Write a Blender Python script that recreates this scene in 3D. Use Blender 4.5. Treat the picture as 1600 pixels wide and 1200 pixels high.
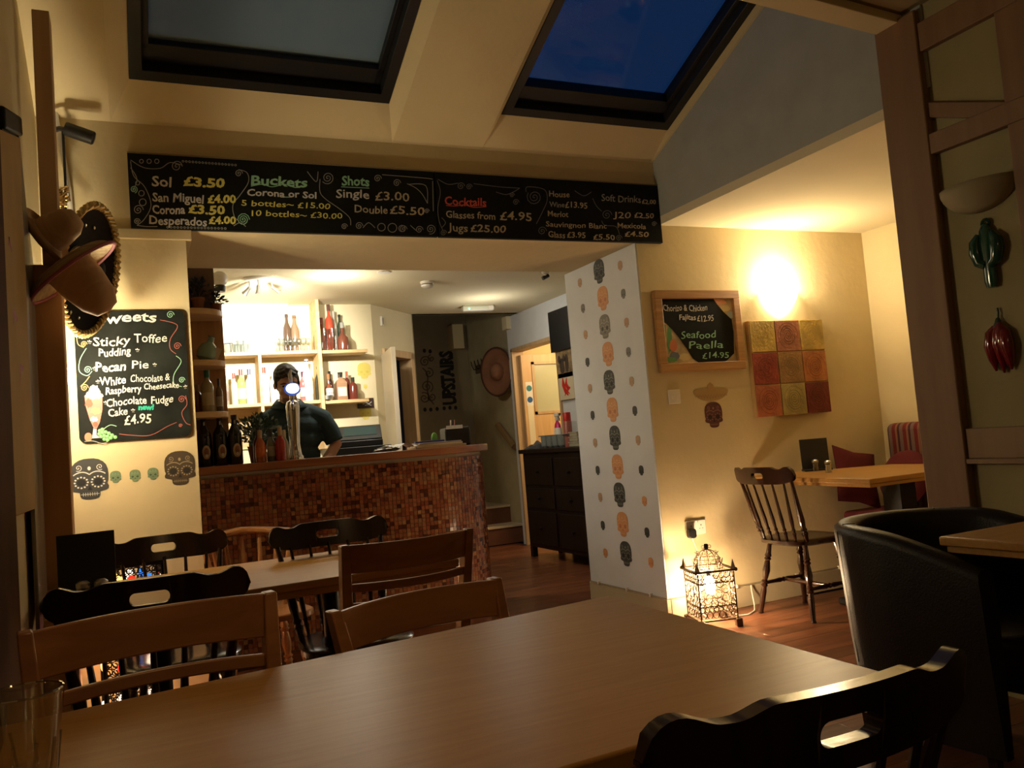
import bpy, bmesh, math, random
from mathutils import Vector, Matrix, Euler
for o in list(bpy.data.objects): bpy.data.objects.remove(o)
R = math.radians; PI = math.pi
sc = bpy.context.scene; C = sc.collection
rnd = random.Random(7)

# ---------------------------------------------------------------- camera
F = 1308.68; YAW = R(24.6438); PIT = R(3.7691); ROL = R(-4.6765); EYE = Vector((0, 0, 1.15))
fw = Vector((math.sin(YAW)*math.cos(PIT), math.cos(YAW)*math.cos(PIT), math.sin(PIT)))
r0 = Vector((math.cos(YAW), -math.sin(YAW), 0)); u0 = r0.cross(fw)
rt = r0*math.cos(ROL)+u0*math.sin(ROL); up = -r0*math.sin(ROL)+u0*math.cos(ROL)
cd = bpy.data.cameras.new('camera'); cam = bpy.data.objects.new('camera', cd); C.objects.link(cam)
cd.sensor_width = 36; cd.lens = F*36/1600; cd.clip_start = .02
m = Matrix((rt, up, -fw)).transposed().to_4x4(); m.translation = EYE; cam.matrix_world = m
sc.camera = cam
def at(x, y, X=None, Y=None, Z=None):
    d = rt*((x-800)/F)-up*((y-600)/F)+fw
    t = X/d.x if X is not None else Y/d.y if Y is not None else (Z-1.15)/d.z
    return EYE+d*t

# ---------------------------------------------------------------- world, exposure
w = bpy.data.worlds.new('dusk_sky'); sc.world = w; w.use_nodes = True
bg = w.node_tree.nodes['Background']; bg.inputs[0].default_value = (.02, .075, .22, 1); bg.inputs[1].default_value = .27
sc.view_settings.view_transform = 'Standard'; sc.view_settings.look = 'None'
sc.view_settings.gamma = 1; sc.view_settings.exposure = 0; sc.view_settings.use_curve_mapping = False
WARM = (1, .66, .30); WARM2 = (1, .60, .26); COOL = (1, .94, .80); NEUT = (1, .83, .55)
def light(name, kind, loc, power, col, size=.05, rot=None, spot=None, parent=None, blend=.5):
    d = bpy.data.lights.new(name, kind); d.energy = power; d.color = col
    if kind == 'AREA': d.shape = 'SQUARE'; d.size = size
    else: d.shadow_soft_size = size
    if spot: d.spot_size = R(spot); d.spot_blend = blend
    o = bpy.data.objects.new(name, d); C.objects.link(o); o.location = loc
    if rot: o.rotation_euler = rot
    if parent: o.parent = parent
    return o
def aim(o, target):
    o.rotation_euler = (Vector(target)-o.location).to_track_quat('-Z', 'Y').to_euler()
# lamp bulbs of the rooms; near and corridor fills are added, without fixtures
L_fill_table = light('lamp_or_fill', 'SPOT', (.30, 1.25, 2.72), 19, (1, .62, .28), .10, spot=62, blend=1); L_fill_near = light('lamp_or_fill', 'POINT', (1.2, -.5, 2.3), 4.2, (1, .60, .25), .12)  # added unseen fills: spot over the near table, point for the near room
L_bar1 = light('lamp_or_fill', 'SPOT', (1.0, 5.95, 2.28), 300, COOL, .03, spot=88, blend=.8); aim(L_bar1, (.95, 7.5, 1.95))
L_bar2 = light('lamp_or_fill', 'SPOT', (1.25, 5.95, 2.28), 24, NEUT, .03, spot=100, blend=.8); aim(L_bar2, (2.3, 7.6, 1.9))
L_barf = light('lamp_or_fill', 'POINT', (1.45, 6.25, 2.25), 11, COOL, .06)
L_down = light('lamp_or_fill', 'SPOT', (1.82, 6.15, 2.47), 30, COOL, .04, spot=130, blend=.7); aim(L_down, (2.1, 6.0, 0))
L_kit = light('lamp_or_fill', 'POINT', (4.55, 7.4, 2.2), 32, (1, .74, .42), .1)
L_fill_corr = light('lamp_or_fill', 'POINT', (3.1, 7.2, 2.2), 6.5, COOL, .08)  # added corridor fill hanging in mid-air, no fixture
L_left = light('lamp_or_fill', 'POINT', (-.275, 3.83, 1.61), 29, (1, .87, .58), .035)
L_left2 = light('lamp_or_fill', 'POINT', (-.285, 3.97, 1.42), 8, (1, .86, .62), .03)
L_sc = light('lamp_or_fill', 'POINT', (3.93, 4.17, 2.02), 23, (1, .80, .50), .05)

# ---------------------------------------------------------------- materials
MATS = {}
def nt(name):
    m = bpy.data.materials.new(name); m.use_nodes = True
    t = m.node_tree; b = t.nodes['Principled BSDF']; return m, t, b
def setc(b, col): b.inputs['Base Color'].default_value = (*col, 1)
def mat(name, col, rough=.6, metal=0, bump=0, bscale=40, vary=0, vscale=6, spec=.5, emit=None, estr=0, coat=0):
    if name in MATS: return MATS[name]
    m, t, b = nt(name); setc(b, col); b.inputs['Roughness'].default_value = rough; b.inputs['Metallic'].default_value = metal
    b.inputs['Specular IOR Level'].default_value = spec
    if coat: b.inputs['Coat Weight'].default_value = coat; b.inputs['Coat Roughness'].default_value = .12
    if emit: b.inputs['Emission Color'].default_value = (*emit, 1); b.inputs['Emission Strength'].default_value = estr
    tc = t.nodes.new('ShaderNodeTexCoord')
    if vary:
        n = t.nodes.new('ShaderNodeTexNoise'); n.inputs['Scale'].default_value = vscale; n.inputs['Detail'].default_value = 4
        t.links.new(tc.outputs['Object'], n.inputs['Vector'])
        r = t.nodes.new('ShaderNodeMapRange'); r.inputs[1].default_value = .3; r.inputs[2].default_value = .7
        r.inputs[3].default_value = 1-vary; r.inputs[4].default_value = 1+vary*.5
        t.links.new(n.outputs[0], r.inputs[0])
        mx = t.nodes.new('ShaderNodeVectorMath'); mx.operation = 'SCALE'; mx.inputs[0].default_value = col
        t.links.new(r.outputs[0], mx.inputs['Scale']); t.links.new(mx.outputs[0], b.inputs['Base Color'])
    if bump:
        n2 = t.nodes.new('ShaderNodeTexNoise'); n2.inputs['Scale'].default_value = bscale; n2.inputs['Detail'].default_value = 5
        t.links.new(tc.outputs['Object'], n2.inputs['Vector'])
        bp = t.nodes.new('ShaderNodeBump'); bp.inputs['Strength'].default_value = bump; bp.inputs['Distance'].default_value = .01
        t.links.new(n2.outputs[0], bp.inputs['Height']); t.links.new(bp.outputs[0], b.inputs['Normal'])
    MATS[name] = m; return m
def wood(name, dark, lite, axis=0, scale=1.0, rough=.4, coat=0, rand=0, spec=.5):
    m, t, b = nt(name)
    tc = t.nodes.new('ShaderNodeTexCoord'); mp = t.nodes.new('ShaderNodeMapping')
    s = [14*scale]*3; s[axis] = 1.1*scale; mp.inputs['Scale'].default_value = s
    t.links.new(tc.outputs['Object'], mp.inputs['Vector'])
    oi = t.nodes.new('ShaderNodeObjectInfo')
    if rand:
        cm = t.nodes.new('ShaderNodeVectorMath'); cm.operation = 'SCALE'; cm.inputs[0].default_value = (9, 7, 5)
        t.links.new(oi.outputs['Random'], cm.inputs['Scale']); t.links.new(cm.outputs[0], mp.inputs['Location'])
    n = t.nodes.new('ShaderNodeTexNoise'); n.inputs['Scale'].default_value = 1.6; n.inputs['Detail'].default_value = 7; n.inputs['Distortion'].default_value = .7
    t.links.new(mp.outputs[0], n.inputs['Vector'])
    cr = t.nodes.new('ShaderNodeValToRGB'); cr.color_ramp.elements[0].position = .34; cr.color_ramp.elements[1].position = .68
    cr.color_ramp.elements[0].color = (*dark, 1); cr.color_ramp.elements[1].color = (*lite, 1)
    t.links.new(n.outputs[0], cr.inputs[0]); out = cr.outputs[0]
    if rand:
        mr = t.nodes.new('ShaderNodeMapRange'); mr.inputs[3].default_value = 1-rand; mr.inputs[4].default_value = 1+rand
        t.links.new(oi.outputs['Random'], mr.inputs[0])
        vm = t.nodes.new('ShaderNodeVectorMath'); vm.operation = 'SCALE'; t.links.new(out, vm.inputs[0]); t.links.new(mr.outputs[0], vm.inputs['Scale']); out = vm.outputs[0]
    t.links.new(out, b.inputs['Base Color']); b.inputs['Roughness'].default_value = rough
    b.inputs['Specular IOR Level'].default_value = spec
    if coat: b.inputs['Coat Weight'].default_value = coat; b.inputs['Coat Roughness'].default_value = .15
    bp = t.nodes.new('ShaderNodeBump'); bp.inputs['Strength'].default_value = .12; bp.inputs['Distance'].default_value = .004
    t.links.new(n.outputs[0], bp.inputs['Height']); t.links.new(bp.outputs[0], b.inputs['Normal'])
    MATS[name] = m; return m
def thin_glass(name, col, gloss=.12, diffuse_mix=0.0, edge=.55):
    m = bpy.data.materials.new(name); m.use_nodes = True; t = m.node_tree
    for n in list(t.nodes): t.nodes.remove(n)
    o = t.nodes.new('ShaderNodeOutputMaterial'); tr = t.nodes.new('ShaderNodeBsdfTransparent'); tr.inputs[0].default_value = (*col, 1)
    g = t.nodes.new('ShaderNodeBsdfGlossy'); g.inputs['Roughness'].default_value = .04; lw = t.nodes.new('ShaderNodeLayerWeight'); lw.inputs[0].default_value = .35
    mr = t.nodes.new('ShaderNodeMapRange'); mr.inputs[3].default_value = gloss; mr.inputs[4].default_value = min(1, gloss+edge); t.links.new(lw.outputs['Facing'], mr.inputs[0])
    mx = t.nodes.new('ShaderNodeMixShader'); t.links.new(mr.outputs[0], mx.inputs[0]); t.links.new(tr.outputs[0], mx.inputs[1]); t.links.new(g.outputs[0], mx.inputs[2])
    last = mx
    if diffuse_mix:
        df = t.nodes.new('ShaderNodeBsdfDiffuse'); df.inputs[0].default_value = (.36, .52, .62, 1); m2 = t.nodes.new('ShaderNodeMixShader'); m2.inputs[0].default_value = diffuse_mix
        t.links.new(mx.outputs[0], m2.inputs[1]); t.links.new(df.outputs[0], m2.inputs[2]); last = m2
    t.links.new(last.outputs[0], o.inputs[0]); MATS[name] = m; return m

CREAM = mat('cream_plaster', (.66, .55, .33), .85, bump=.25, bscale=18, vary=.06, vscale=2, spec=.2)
CREAM2 = mat('cream_plaster_bar', (.70, .62, .42), .85, bump=.2, bscale=18, vary=.05, vscale=2, spec=.2)
WHITE = mat('white_paint', (.66, .68, .72), .7, bump=.15, bscale=22, vary=.04, spec=.25)
GREYW = mat('grey_blue_paint', (.38, .39, .37), .85, bump=.15, bscale=20, vary=.08, spec=.2)
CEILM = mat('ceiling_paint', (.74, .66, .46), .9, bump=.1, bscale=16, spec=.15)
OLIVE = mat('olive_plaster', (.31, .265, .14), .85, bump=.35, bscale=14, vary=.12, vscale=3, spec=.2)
TAUPE = mat('stair_wall_paint', (.30, .25, .16), .9, bump=.15, bscale=14, vary=.1, spec=.2)
SKIRT = mat('skirting_paint', (.50, .42, .27), .5, vary=.05)
PINEP = wood('painted_timber', (.22, .13, .06), (.26, .16, .075), 2, .6, .6)
POSTW = wood('post_timber', (.19, .10, .048), (.235, .13, .062), 2, .5, .65)
FLOORM = wood('floor_laminate', (.115, .038, .018), (.23, .082, .036), 0, 1.0, .32, rand=.22)
TABLE = wood('oak_table', (.40, .20, .05), (.46, .245, .068), 0, 2.6, .36, spec=.3)
BEECH = wood('beech_wood', (.33, .145, .05), (.44, .205, .075), 0, 1.0, .35)
DARKW = wood('dark_stained_wood', (.010, .006, .004), (.035, .014, .008), 2, 1.0, .22, coat=.35)
MAHOG = wood('mahogany_wood', (.018, .007, .004), (.042, .014, .008), 2, 1.0, .22, coat=.35)
CABW = wood('sideboard_wood', (.008, .004, .003), (.018, .009, .006), 2, 1.0, .5, spec=.25)
PINE = wood('pine_shelf', (.55, .36, .16), (.68, .48, .25), 0, 1.0, .5)
PINED = wood('pine_panel', (.36, .19, .075), (.46, .26, .11), 2, 1.0, .5)
BARTOP = wood('bar_top_wood', (.24, .085, .035), (.36, .14, .06), 0, 1.0, .28, coat=.3)
DOORW = wood('door_veneer', (.62, .40, .19), (.72, .49, .25), 2, 1.0, .45)
FRAMEW = wood('sign_frame_wood', (.33, .16, .05), (.46, .24, .08), 0, 1.5, .5)
ARCHW = wood('architrave_wood', (.50, .34, .18), (.60, .43, .25), 2, 1.0, .5)
BLACK = mat('black_board', (.009, .010, .009), .7, vary=.3, vscale=5, spec=.12)
BLK = mat('black_plastic', (.012, .012, .013), .4)
BLKM = mat('black_metal', (.009, .008, .007), .5, spec=.25)
LEATH = mat('dark_leather', (.013, .010, .007), .42, bump=.18, bscale=160, spec=.25)
CHW = mat('chalk_white', (.62, .60, .56), .9); CHY = mat('chalk_yellow', (.74, .66, .16), .9); CHG = mat('chalk_green', (.30, .58, .38), .9)
CHR = mat('chalk_red', (.62, .10, .07), .9); CHO = mat('chalk_orange', (.75, .42, .16), .9); CHB = mat('chalk_tan', (.50, .42, .28), .9); CHGR = mat('chalk_grey', (.34, .34, .31), .9); CHT = mat('chalk_teal', (.02, .34, .24), .9)
METAL = mat('chrome', (.75, .75, .75), .12, metal=1); STEEL = mat('satin_steel', (.55, .54, .5), .35, metal=1)
BRONZE = mat('lantern_bronze', (.10, .06, .035), .45, metal=.7)
PWHITE = mat('white_plastic', (.74, .70, .62), .4)
PAPER = mat('paper', (.80, .80, .76), .8)
GLASS = thin_glass('clear_glass', (.86, .90, .88), .14); PANE = thin_glass('skylight_pane', (.80, .88, .97), .01, edge=.06)
PANEH = thin_glass('grey_skylight_pane', (.55, .6, .65), .01, diffuse_mix=.40, edge=.06)  # blue grey diffuse colour mixed into the left pane

# ---------------------------------------------------------------- mesh builder
class MB:
    def __init__(s): s.v = []; s.f = []; s.m = []
    def add(s, v, f, mi=0):
        b = len(s.v); s.v += [tuple(p) for p in v]; s.f += [tuple(i+b for i in q) for q in f]; s.m += [mi]*len(f); return s
    def box(s, c, d, rot=None, mi=0, taper=1):
        hx, hy, hz = d[0]/2, d[1]/2, d[2]/2; vs = []
        for z in (-hz, hz):
            k = taper if z > 0 else 1
            for x, y in ((-hx, -hy), (hx, -hy), (hx, hy), (-hx, hy)): vs.append(Vector((x*k, y*k, z)))
        if rot is not None:
            M = rot if isinstance(rot, Matrix) else Euler(rot).to_matrix(); vs = [M@p for p in vs]
        c = Vector(c); vs = [p+c for p in vs]
        return s.add(vs, [(0, 3, 2, 1), (4, 5, 6, 7), (0, 1, 5, 4), (1, 2, 6, 5), (2, 3, 7, 6), (3, 0, 4, 7)], mi)
    def bb(s, x0, x1, y0, y1, z0, z1, mi=0): return s.box(((x0+x1)/2, (y0+y1)/2, (z0+z1)/2), (abs(x1-x0), abs(y1-y0), abs(z1-z0)), mi=mi)
    def tube(s, pts, rad, n=8, closed=False, mi=0, flat=None):
        pts = [Vector(p) for p in pts]; N = len(pts)
        if not hasattr(rad, '__len__'): rad = [rad]*N
        rings = []; prev = None
        for i, p in enumerate(pts):
            a = pts[(i-1) % N] if (closed or i > 0) else p; b = pts[(i+1) % N] if (closed or i < N-1) else p
            t = (b-a)
            t = t.normalized() if t.length > 1e-9 else Vector((0, 0, 1))
            if prev is None:
                u = t.orthogonal().normalized()
            else:
                u = prev-t*prev.dot(t); u = u.normalized() if u.length > 1e-6 else t.orthogonal().normalized()
            prev = u; v = t.cross(u)
            rings.append([p+(u*math.cos(2*PI*k/n)+v*math.sin(2*PI*k/n))*rad[i] for k in range(n)])
        vs = [q for r in rings for q in r]; fs = []
        M = N if closed else N-1
        for i in range(M):
            j = (i+1) % N
            for k in range(n): fs.append((i*n+k, i*n+(k+1) % n, j*n+(k+1) % n, j*n+k))
        if not closed:
            fs.append(tuple(range(n-1, -1, -1))); fs.append(tuple((N-1)*n+k for k in range(n)))
        return s.add(vs, fs, mi)
    def lathe(s, prof, n=20, c=(0, 0, 0), M=None, mi=0, sx=1, sy=1):
        c = Vector(c); vs = []; fs = []
        for r, z in prof:
            for k in range(n):
                p = Vector((r*math.cos(2*PI*k/n)*sx, r*math.sin(2*PI*k/n)*sy, z))
                if M is not None: p = M@p
                vs.append(p+c)
        for i in range(len(prof)-1):
            for k in range(n): fs.append((i*n+k, i*n+(k+1) % n, (i+1)*n+(k+1) % n, (i+1)*n+k))
        if prof[0][0] > 1e-5: fs.append(tuple(range(n-1, -1, -1)))
        if prof[-1][0] > 1e-5: fs.append(tuple((len(prof)-1)*n+k for k in range(n)))
        return s.add(vs, fs, mi)
    def ell(s, c, r, n=14, M=None, mi=0):
        K = max(5, n//2)
        prof = [(max(1e-6, math.sin(PI*i/K)), -math.cos(PI*i/K)) for i in range(K+1)]
        c = Vector(c); vs = []; fs = []
        for a, z in prof:
            for k in range(n):
                p = Vector((a*math.cos(2*PI*k/n)*r[0], a*math.sin(2*PI*k/n)*r[1], z*r[2]))
                if M is not None: p = M@p
                vs.append(p+c)
        for i in range(K):
            for k in range(n): fs.append((i*n+k, i*n+(k+1) % n, (i+1)*n+(k+1) % n, (i+1)*n+k))
        return s.add(vs, fs, mi)
    def prism(s, out, y0, y1, mi=0, plane='xz', hole=None):
        """outline in x,z extruded along y (facing -y), counterclockwise seen from -y"""
        n = len(out)
        def P(a, b, y): return (a, y, b) if plane == 'xz' else (a, b, y)
        vs = [P(a, b, y0) for a, b in out]+[P(a, b, y1) for a, b in out]
        fs = [tuple(range(n)), tuple(range(2*n-1, n-1, -1))]+[(i, i+n, (i+1) % n+n, (i+1) % n) for i in range(n)]
        return s.add(vs, fs, mi)
    def ring(s, c, r, t, n=14, k=5, M=None, mi=0, sz=1):
        c = Vector(c); pts = []
        for i in range(n):
            p = Vector((r*math.cos(2*PI*i/n), 0, r*sz*math.sin(2*PI*i/n)))
            if M is not None: p = M@p
            pts.append(p+c)
        return s.tube(pts, t, k, closed=True, mi=mi)
    def ribbon(s, pts, wd, y=0, th=.0008, mi=0, wob=0):
        """flat chalk stroke in the x,z plane, standing proud toward -y"""
        N = len(pts); L = []; Rr = []
        for i, (x, z) in enumerate(pts):
            a = pts[max(0, i-1)]; b = pts[min(N-1, i+1)]; dx, dz = b[0]-a[0], b[1]-a[1]; l = math.hypot(dx, dz) or 1
            ww = (wd[i] if hasattr(wd, '__len__') else wd)/2
            L.append((x-dz/l*ww, y-th, z+dx/l*ww)); Rr.append((x+dz/l*ww, y-th, z-dx/l*ww))
        return s.add(L+Rr, [(i, N+i, N+i+1, i+1) for i in range(N-1)], mi)
    def disc(s, c, rx, rz, y, n=14, mi=0, a0=0):
        return s.add([(c[0]+rx*math.cos(a0+2*PI*i/n), y, c[1]+rz*math.sin(a0+2*PI*i/n)) for i in range(n)], [tuple(range(n))], mi)
    def build(s, name, mats, parent=None, loc=None, rot=None, smooth=35, bevel=0, seg=2):
        me = bpy.data.meshes.new(name); me.from_pydata(s.v, [], s.f)
        if not isinstance(mats, (list, tuple)): mats = [mats]
        for q in mats: me.materials.append(q)
        me.polygons.foreach_set('material_index', s.m); me.update()
        bm = bmesh.new(); bm.from_mesh(me); bmesh.ops.recalc_face_normals(bm, faces=bm.faces); bm.to_mesh(me); bm.free()
        if smooth:
            me.shade_smooth(); me.set_sharp_from_angle(angle=R(smooth))
        o = bpy.data.objects.new(name, me); C.objects.link(o)
        if parent is not None: o.parent = parent
        if loc is not None: o.location = loc
        if rot is not None: o.rotation_euler = rot
        if bevel:
            b = o.modifiers.new('bevel', 'BEVEL'); b.width = bevel; b.segments = seg; b.limit_method = 'ANGLE'; b.angle_limit = R(40)
        return o
def tag(o, label, cat, group=None):
    o['label'] = label; o['category'] = cat
    if group: o['group'] = group
    return o
def thing(name, label, cat, loc=(0, 0, 0), rz=0, group=None, rot=None):
    o = bpy.data.objects.new(name, None); C.objects.link(o); o.empty_display_size = .05
    o.location = loc; o.rotation_euler = rot or (0, 0, rz); return tag(o, label, cat, group)
def copy_tree(o, parent=None):
    c = o.copy(); C.objects.link(c); c.parent = parent
    for ch in [x for x in ALLCH(o)]: copy_tree(ch, c)
    return c
def ALLCH(o): return list(o.children)
def dup(o, loc, rz, label, group=None):
    c = copy_tree(o); c.location = loc; c.rotation_euler = (0, 0, rz); c['label'] = label
    if group: c['group'] = group
    return c
def struct(mb, name, mats, label=None, **k):
    o = mb.build(name, mats, **k); o['kind'] = 'structure'
    if label: o['label'] = label
    return o
def plab(o, label): o['label'] = label; return o
# ================================================================= STRUCTURE
XL, XA, YH, XR = -.33, 3.043, 4.26, 3.85
# floor: slab, then each board of the laminate as its own piece
fl = struct(MB().bb(-.45, 5.6, -2.6, 10, -.12, -.012), 'floor', mat('sub_floor', (.03, .012, .006), .8))
fb = MB().bb(-.5993, .5993, -.0622, .0622, -.012, 0).build('floor_board', FLOORM, fl, bevel=.0008, seg=1)
first = True; row = 0; y = 1.26; cnt = 0
while y < 8.6:
    off = (row*.43) % 1.2
    x = -.33+off-1.2
    while x < 4.9:
        x0, x1 = max(x, -.33), min(x+1.2, 4.75 if y < 4.2 else 3.85)
        if x1-x0 > .12 and not (y > 4.3 and y < 5.1 and x1 > 2.9 and x0 > 2.8) and x1 > (.9 if y > 4.2 else -.4) and cnt < 296:
            o = fb if first else fb.copy()
            if not first: C.objects.link(o); o.parent = fl
            first = False; o.location = ((x0+x1)/2, y, 0); o.scale = ((x1-x0)/1.2, 1, 1); cnt += 1
        x += 1.2
    y += .125; row += 1
# left wall
struct(MB().bb(XL-.1, XL, -2.6, YH, 0, 4.0), 'wall_left', CREAM, 'cream wall along the left of the dining room')
# header wall with the soffit, and the pillar left of the bar
struct(MB().bb(XL, XA, YH, 5.09, 2.285, 2.84), 'wall_header', CREAM, 'cream header wall over the bar opening')
pil = struct(MB().bb(XL, .285, YH, 5.09, 0, 2.285), 'wall_pillar', CREAM, 'cream pillar wall left of the bar')
struct(MB().bb(XL, .312, YH-.018, YH, 2.235, 2.285).bb(.285, .312, YH, 5.0, 2.235, 2.285), 'trim_1', CREAM, 'cream moulding on top of the pillar', bevel=.004)
# block between column face and alcove
struct(MB().bb(2.866, XR+.1, YH, 5.18, 0, 2.285).bb(XA, XR+.1, YH, 5.18, 2.285, 2.8), 'wall_alcove_back', CREAM)
struct(MB().bb(XR+.1, 5.1, YH, 4.4, 0, 2.8), 'wall_alcove_rear', CREAM)
struct(MB().bb(2.856, 2.866, YH+.002, 5.18, 0, 2.284), 'wall_column', WHITE, 'white painted column face with the skull decals')
struct(MB().bb(2.842, 2.856, YH-.01, 5.18, 0, .125).bb(2.842, 2.87, YH-.012, YH, 0, .125), 'baseboard_column', SKIRT, bevel=.003)
struct(MB().bb(2.87, 4.75, YH-.016, YH, 0, .125), 'baseboard_alcove', SKIRT, bevel=.003)
# alcove
struct(MB().bb(4.76, 4.86, 1.2, YH, 0, 2.8), 'wall_alcove_right', CREAM)
struct(MB().bb(XA+.1, 4.86, 2.05, 2.15, 0, 2.8), 'wall_alcove_near', CREAM)
struct(MB().bb(XA-.001, 4.86, 2.33, YH, 2.40, 2.45).bb(XA+.12, 4.86, 2.05, 2.33, 2.40, 2.45), 'ceiling_alcove', CEILM)
struct(MB().add([(x, y, z) for x in (XA, XA+.1) for y, z in ((YH, 2.45), (2.3, 2.45), (2.3, 3.68), (YH, 2.88))], [(0, 1, 2, 3), (7, 6, 5, 4), (0, 4, 5, 1), (1, 5, 6, 2), (2, 6, 7, 3), (3, 7, 4, 0)]), 'wall_gable', GREYW, 'grey blue gable wall above the alcove')
# right wall next to the post
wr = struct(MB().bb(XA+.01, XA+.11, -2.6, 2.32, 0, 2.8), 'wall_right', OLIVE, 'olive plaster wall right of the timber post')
# timber framing on it
ps = struct(MB().bb(XA-.03, XA+.14, 2.31, 2.512, 0, 2.78), 'trim_post', POSTW, 'square brown timber post', bevel=.006)
struct(MB().bb(XA-.02, XA+.02, -1, 2.31, 2.60, 2.72), 'trim_wall_plate', POSTW, 'brown timber wall plate', bevel=.004)
struct(MB().bb(XA-.015, XA+.02, -1, 2.31, .925, 1.045).bb(XA-.03, XA+.02, -1, 2.31, .905, .925), 'trim_rail', PINEP, 'timber rail at eye height', bevel=.004)
def pbeam(name, y0, z0, y1, z1, h, x0=XA-.012, x1=XA+.02):
    mb = MB(); vs = []
    for x in (x0, x1):
        for (yy, zz) in ((y0, z0-h/2), (y1, z1-h/2), (y1, z1+h/2), (y0, z0+h/2)): vs.append((x, yy, zz))
    mb.add(vs, [(0, 1, 2, 3), (7, 6, 5, 4), (0, 4, 5, 1), (1, 5, 6, 2), (2, 6, 7, 3), (3, 7, 4, 0)])
    return struct(mb, name, POSTW, bevel=.004)
a = at(1447, 172, X=XA); b = at(1590, 172, X=XA); pbeam('trim_tie', a.y, a.z, b.y, b.z, .065)
a = at(1450, 228, X=XA-.012); b = at(1592, 172, X=XA-.012); pbeam('trim_brace', a.y, a.z, b.y-.06, b.z, .085, XA-.024)
a = at(1592, 300, X=XA); struct(MB().bb(XA-.02, XA+.02, a.y-.16, a.y, 1.045, 2.6), 'trim_stud', POSTW, 'brown timber stud at the right edge', bevel=.004)
# roof over the bar side: sloping plaster, two skylights
def rz(y, zr=2.8, t=.41): return zr+t*(YH-y)
def slab(mb, pts, th, mi=0):
    n = len(pts); v = [Vector(p) for p in pts]+[Vector(p)+Vector((0, 0, th)) for p in pts]
    return mb.add(v, [tuple(range(n)), tuple(range(2*n-1, n-1, -1))]+[(i, i+n, (i+1) % n+n, (i+1) % n) for i in range(n)], mi)
Yt = 2.42
def strip(x0, x1, y0=YH, y1=Yt, z=2.8): return [(x0, y0, rz(y0, z)), (x1, y0, rz(y0, z)), (x1, y1, rz(y1, z)), (x0, y1, rz(y1, z))]
mb = MB(); slab(mb, strip(XL, -.02), .05); struct(mb, 'ceiling_slope', CREAM)
mb = MB(); slab(mb, strip(1.36, 1.885), .05); struct(mb, 'ceiling_rafter', CREAM, 'wide plastered rafter between the two skylights')
mb = MB(); slab(mb, strip(3.03, XA), .05); struct(mb, 'ceiling_edge', CREAM)
YF = 4.06; dz = .06
def reveal(name, xa, xb, fa, fb):
    mb = MB()
    zf = lambda y: rz(y, 2.85)
    e = .03
    # bottom, left, right reveals as thin splayed boards
    mb.add([(xa, YH, 2.8), (xb, YH, 2.8), (fb, YF, zf(YF)), (fa, YF, zf(YF)), (xa, YH, 2.8+e), (xb, YH, 2.8+e), (fb, YF, zf(YF)+e), (fa, YF, zf(YF)+e)],
           [(0, 1, 2, 3), (4, 5, 6, 7), (0, 4, 5, 1), (2, 6, 7, 3), (0, 3, 7, 4), (1, 2, 6, 5)])
    for x, f in ((xa, fa), (xb, fb)):
        s = -e if x == xa else e
        v = [(x, YH, 2.8), (f, YF, zf(YF)), (f, Yt, zf(Yt)), (x, Yt, rz(Yt))]
        v2 = [(p[0]+s, p[1], p[2]+.01) for p in v]
        mb.add(v+v2, [(0, 1, 2, 3), (7, 6, 5, 4), (0, 4, 5, 1), (1, 5, 6, 2), (2, 6, 7, 3), (3, 7, 4, 0)])
    return struct(mb, name, CREAM)
reveal('trim_reveal', -.02, 1.36, .068, 1.295)
reveal('trim_reveal', 1.885, 3.035, 1.93, 3.03)
SKF = mat('skylight_frame_black', (.006, .006, .007), .5)
def skylight(name, fa, fb, pane, label):
    zf = lambda y: rz(y, 2.85); ang = math.atan(.41)
    root = bpy.data.objects.new(name, None); C.objects.link(root); root['kind'] = 'structure'; root['label'] = label
    Lh = (YF-Yt)*math.hypot(1, .41); root.location = (fa, YF, zf(YF)); root.rotation_euler = (ang, 0, PI)  # local: +y runs up the slope, +x to the left
    W = fb-fa
    def fr(x0, x1, y0, y1, z0=0, z1=.06): MB().bb(-x1, -x0, y0, y1, z0, z1).build('frame', SKF, root, bevel=.003)
    fr(0, W, 0, .06, -.004, .10); fr(0, .055, .05, Lh, -.004, .10); fr(W-.055, W, .05, Lh, -.004, .10)
    fr(.055, W-.055, .06, .17, .05, .12); fr(.055, .085, .14, Lh, .05, .12); fr(W-.085, W-.055, .14, Lh, .05, .12)
    MB().bb(-W+.05, -.05, .1, Lh, .085, .091).build('pane', pane, root)
skylight('window_1', .068, 1.295, PANEH, 'left skylight with black frame and grey pane')
skylight('window_2', 1.93, 3.03, PANE, 'right skylight with black frame and deep blue dusk sky')
# near flat ceiling and its edge beam running from the post
def quadbox(pts, z0, z1): 
    mb = MB(); n = len(pts)
    return mb.add([(x, y, z0) for x, y in pts]+[(x, y, z1) for x, y in pts], [tuple(range(n)), tuple(range(2*n-1, n-1, -1))]+[(i, i+n, (i+1) % n+n, (i+1) % n) for i in range(n)])
struct(quadbox([(XL, 2.22), (XA+.1, 2.515), (XA+.1, 2.40), (XL, 2.10)], 2.765, 3.9), 'trim_edge_beam', CREAM, 'plastered beam across the ceiling from the post', bevel=.004)
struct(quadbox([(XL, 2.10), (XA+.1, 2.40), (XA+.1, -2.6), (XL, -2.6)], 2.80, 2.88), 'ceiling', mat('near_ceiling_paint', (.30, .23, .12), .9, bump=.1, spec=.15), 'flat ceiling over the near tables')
struct(MB().bb(XL-.1, XA+.1, -2.7, -2.6, 0, 2.9), 'wall_near', CREAM)
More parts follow.
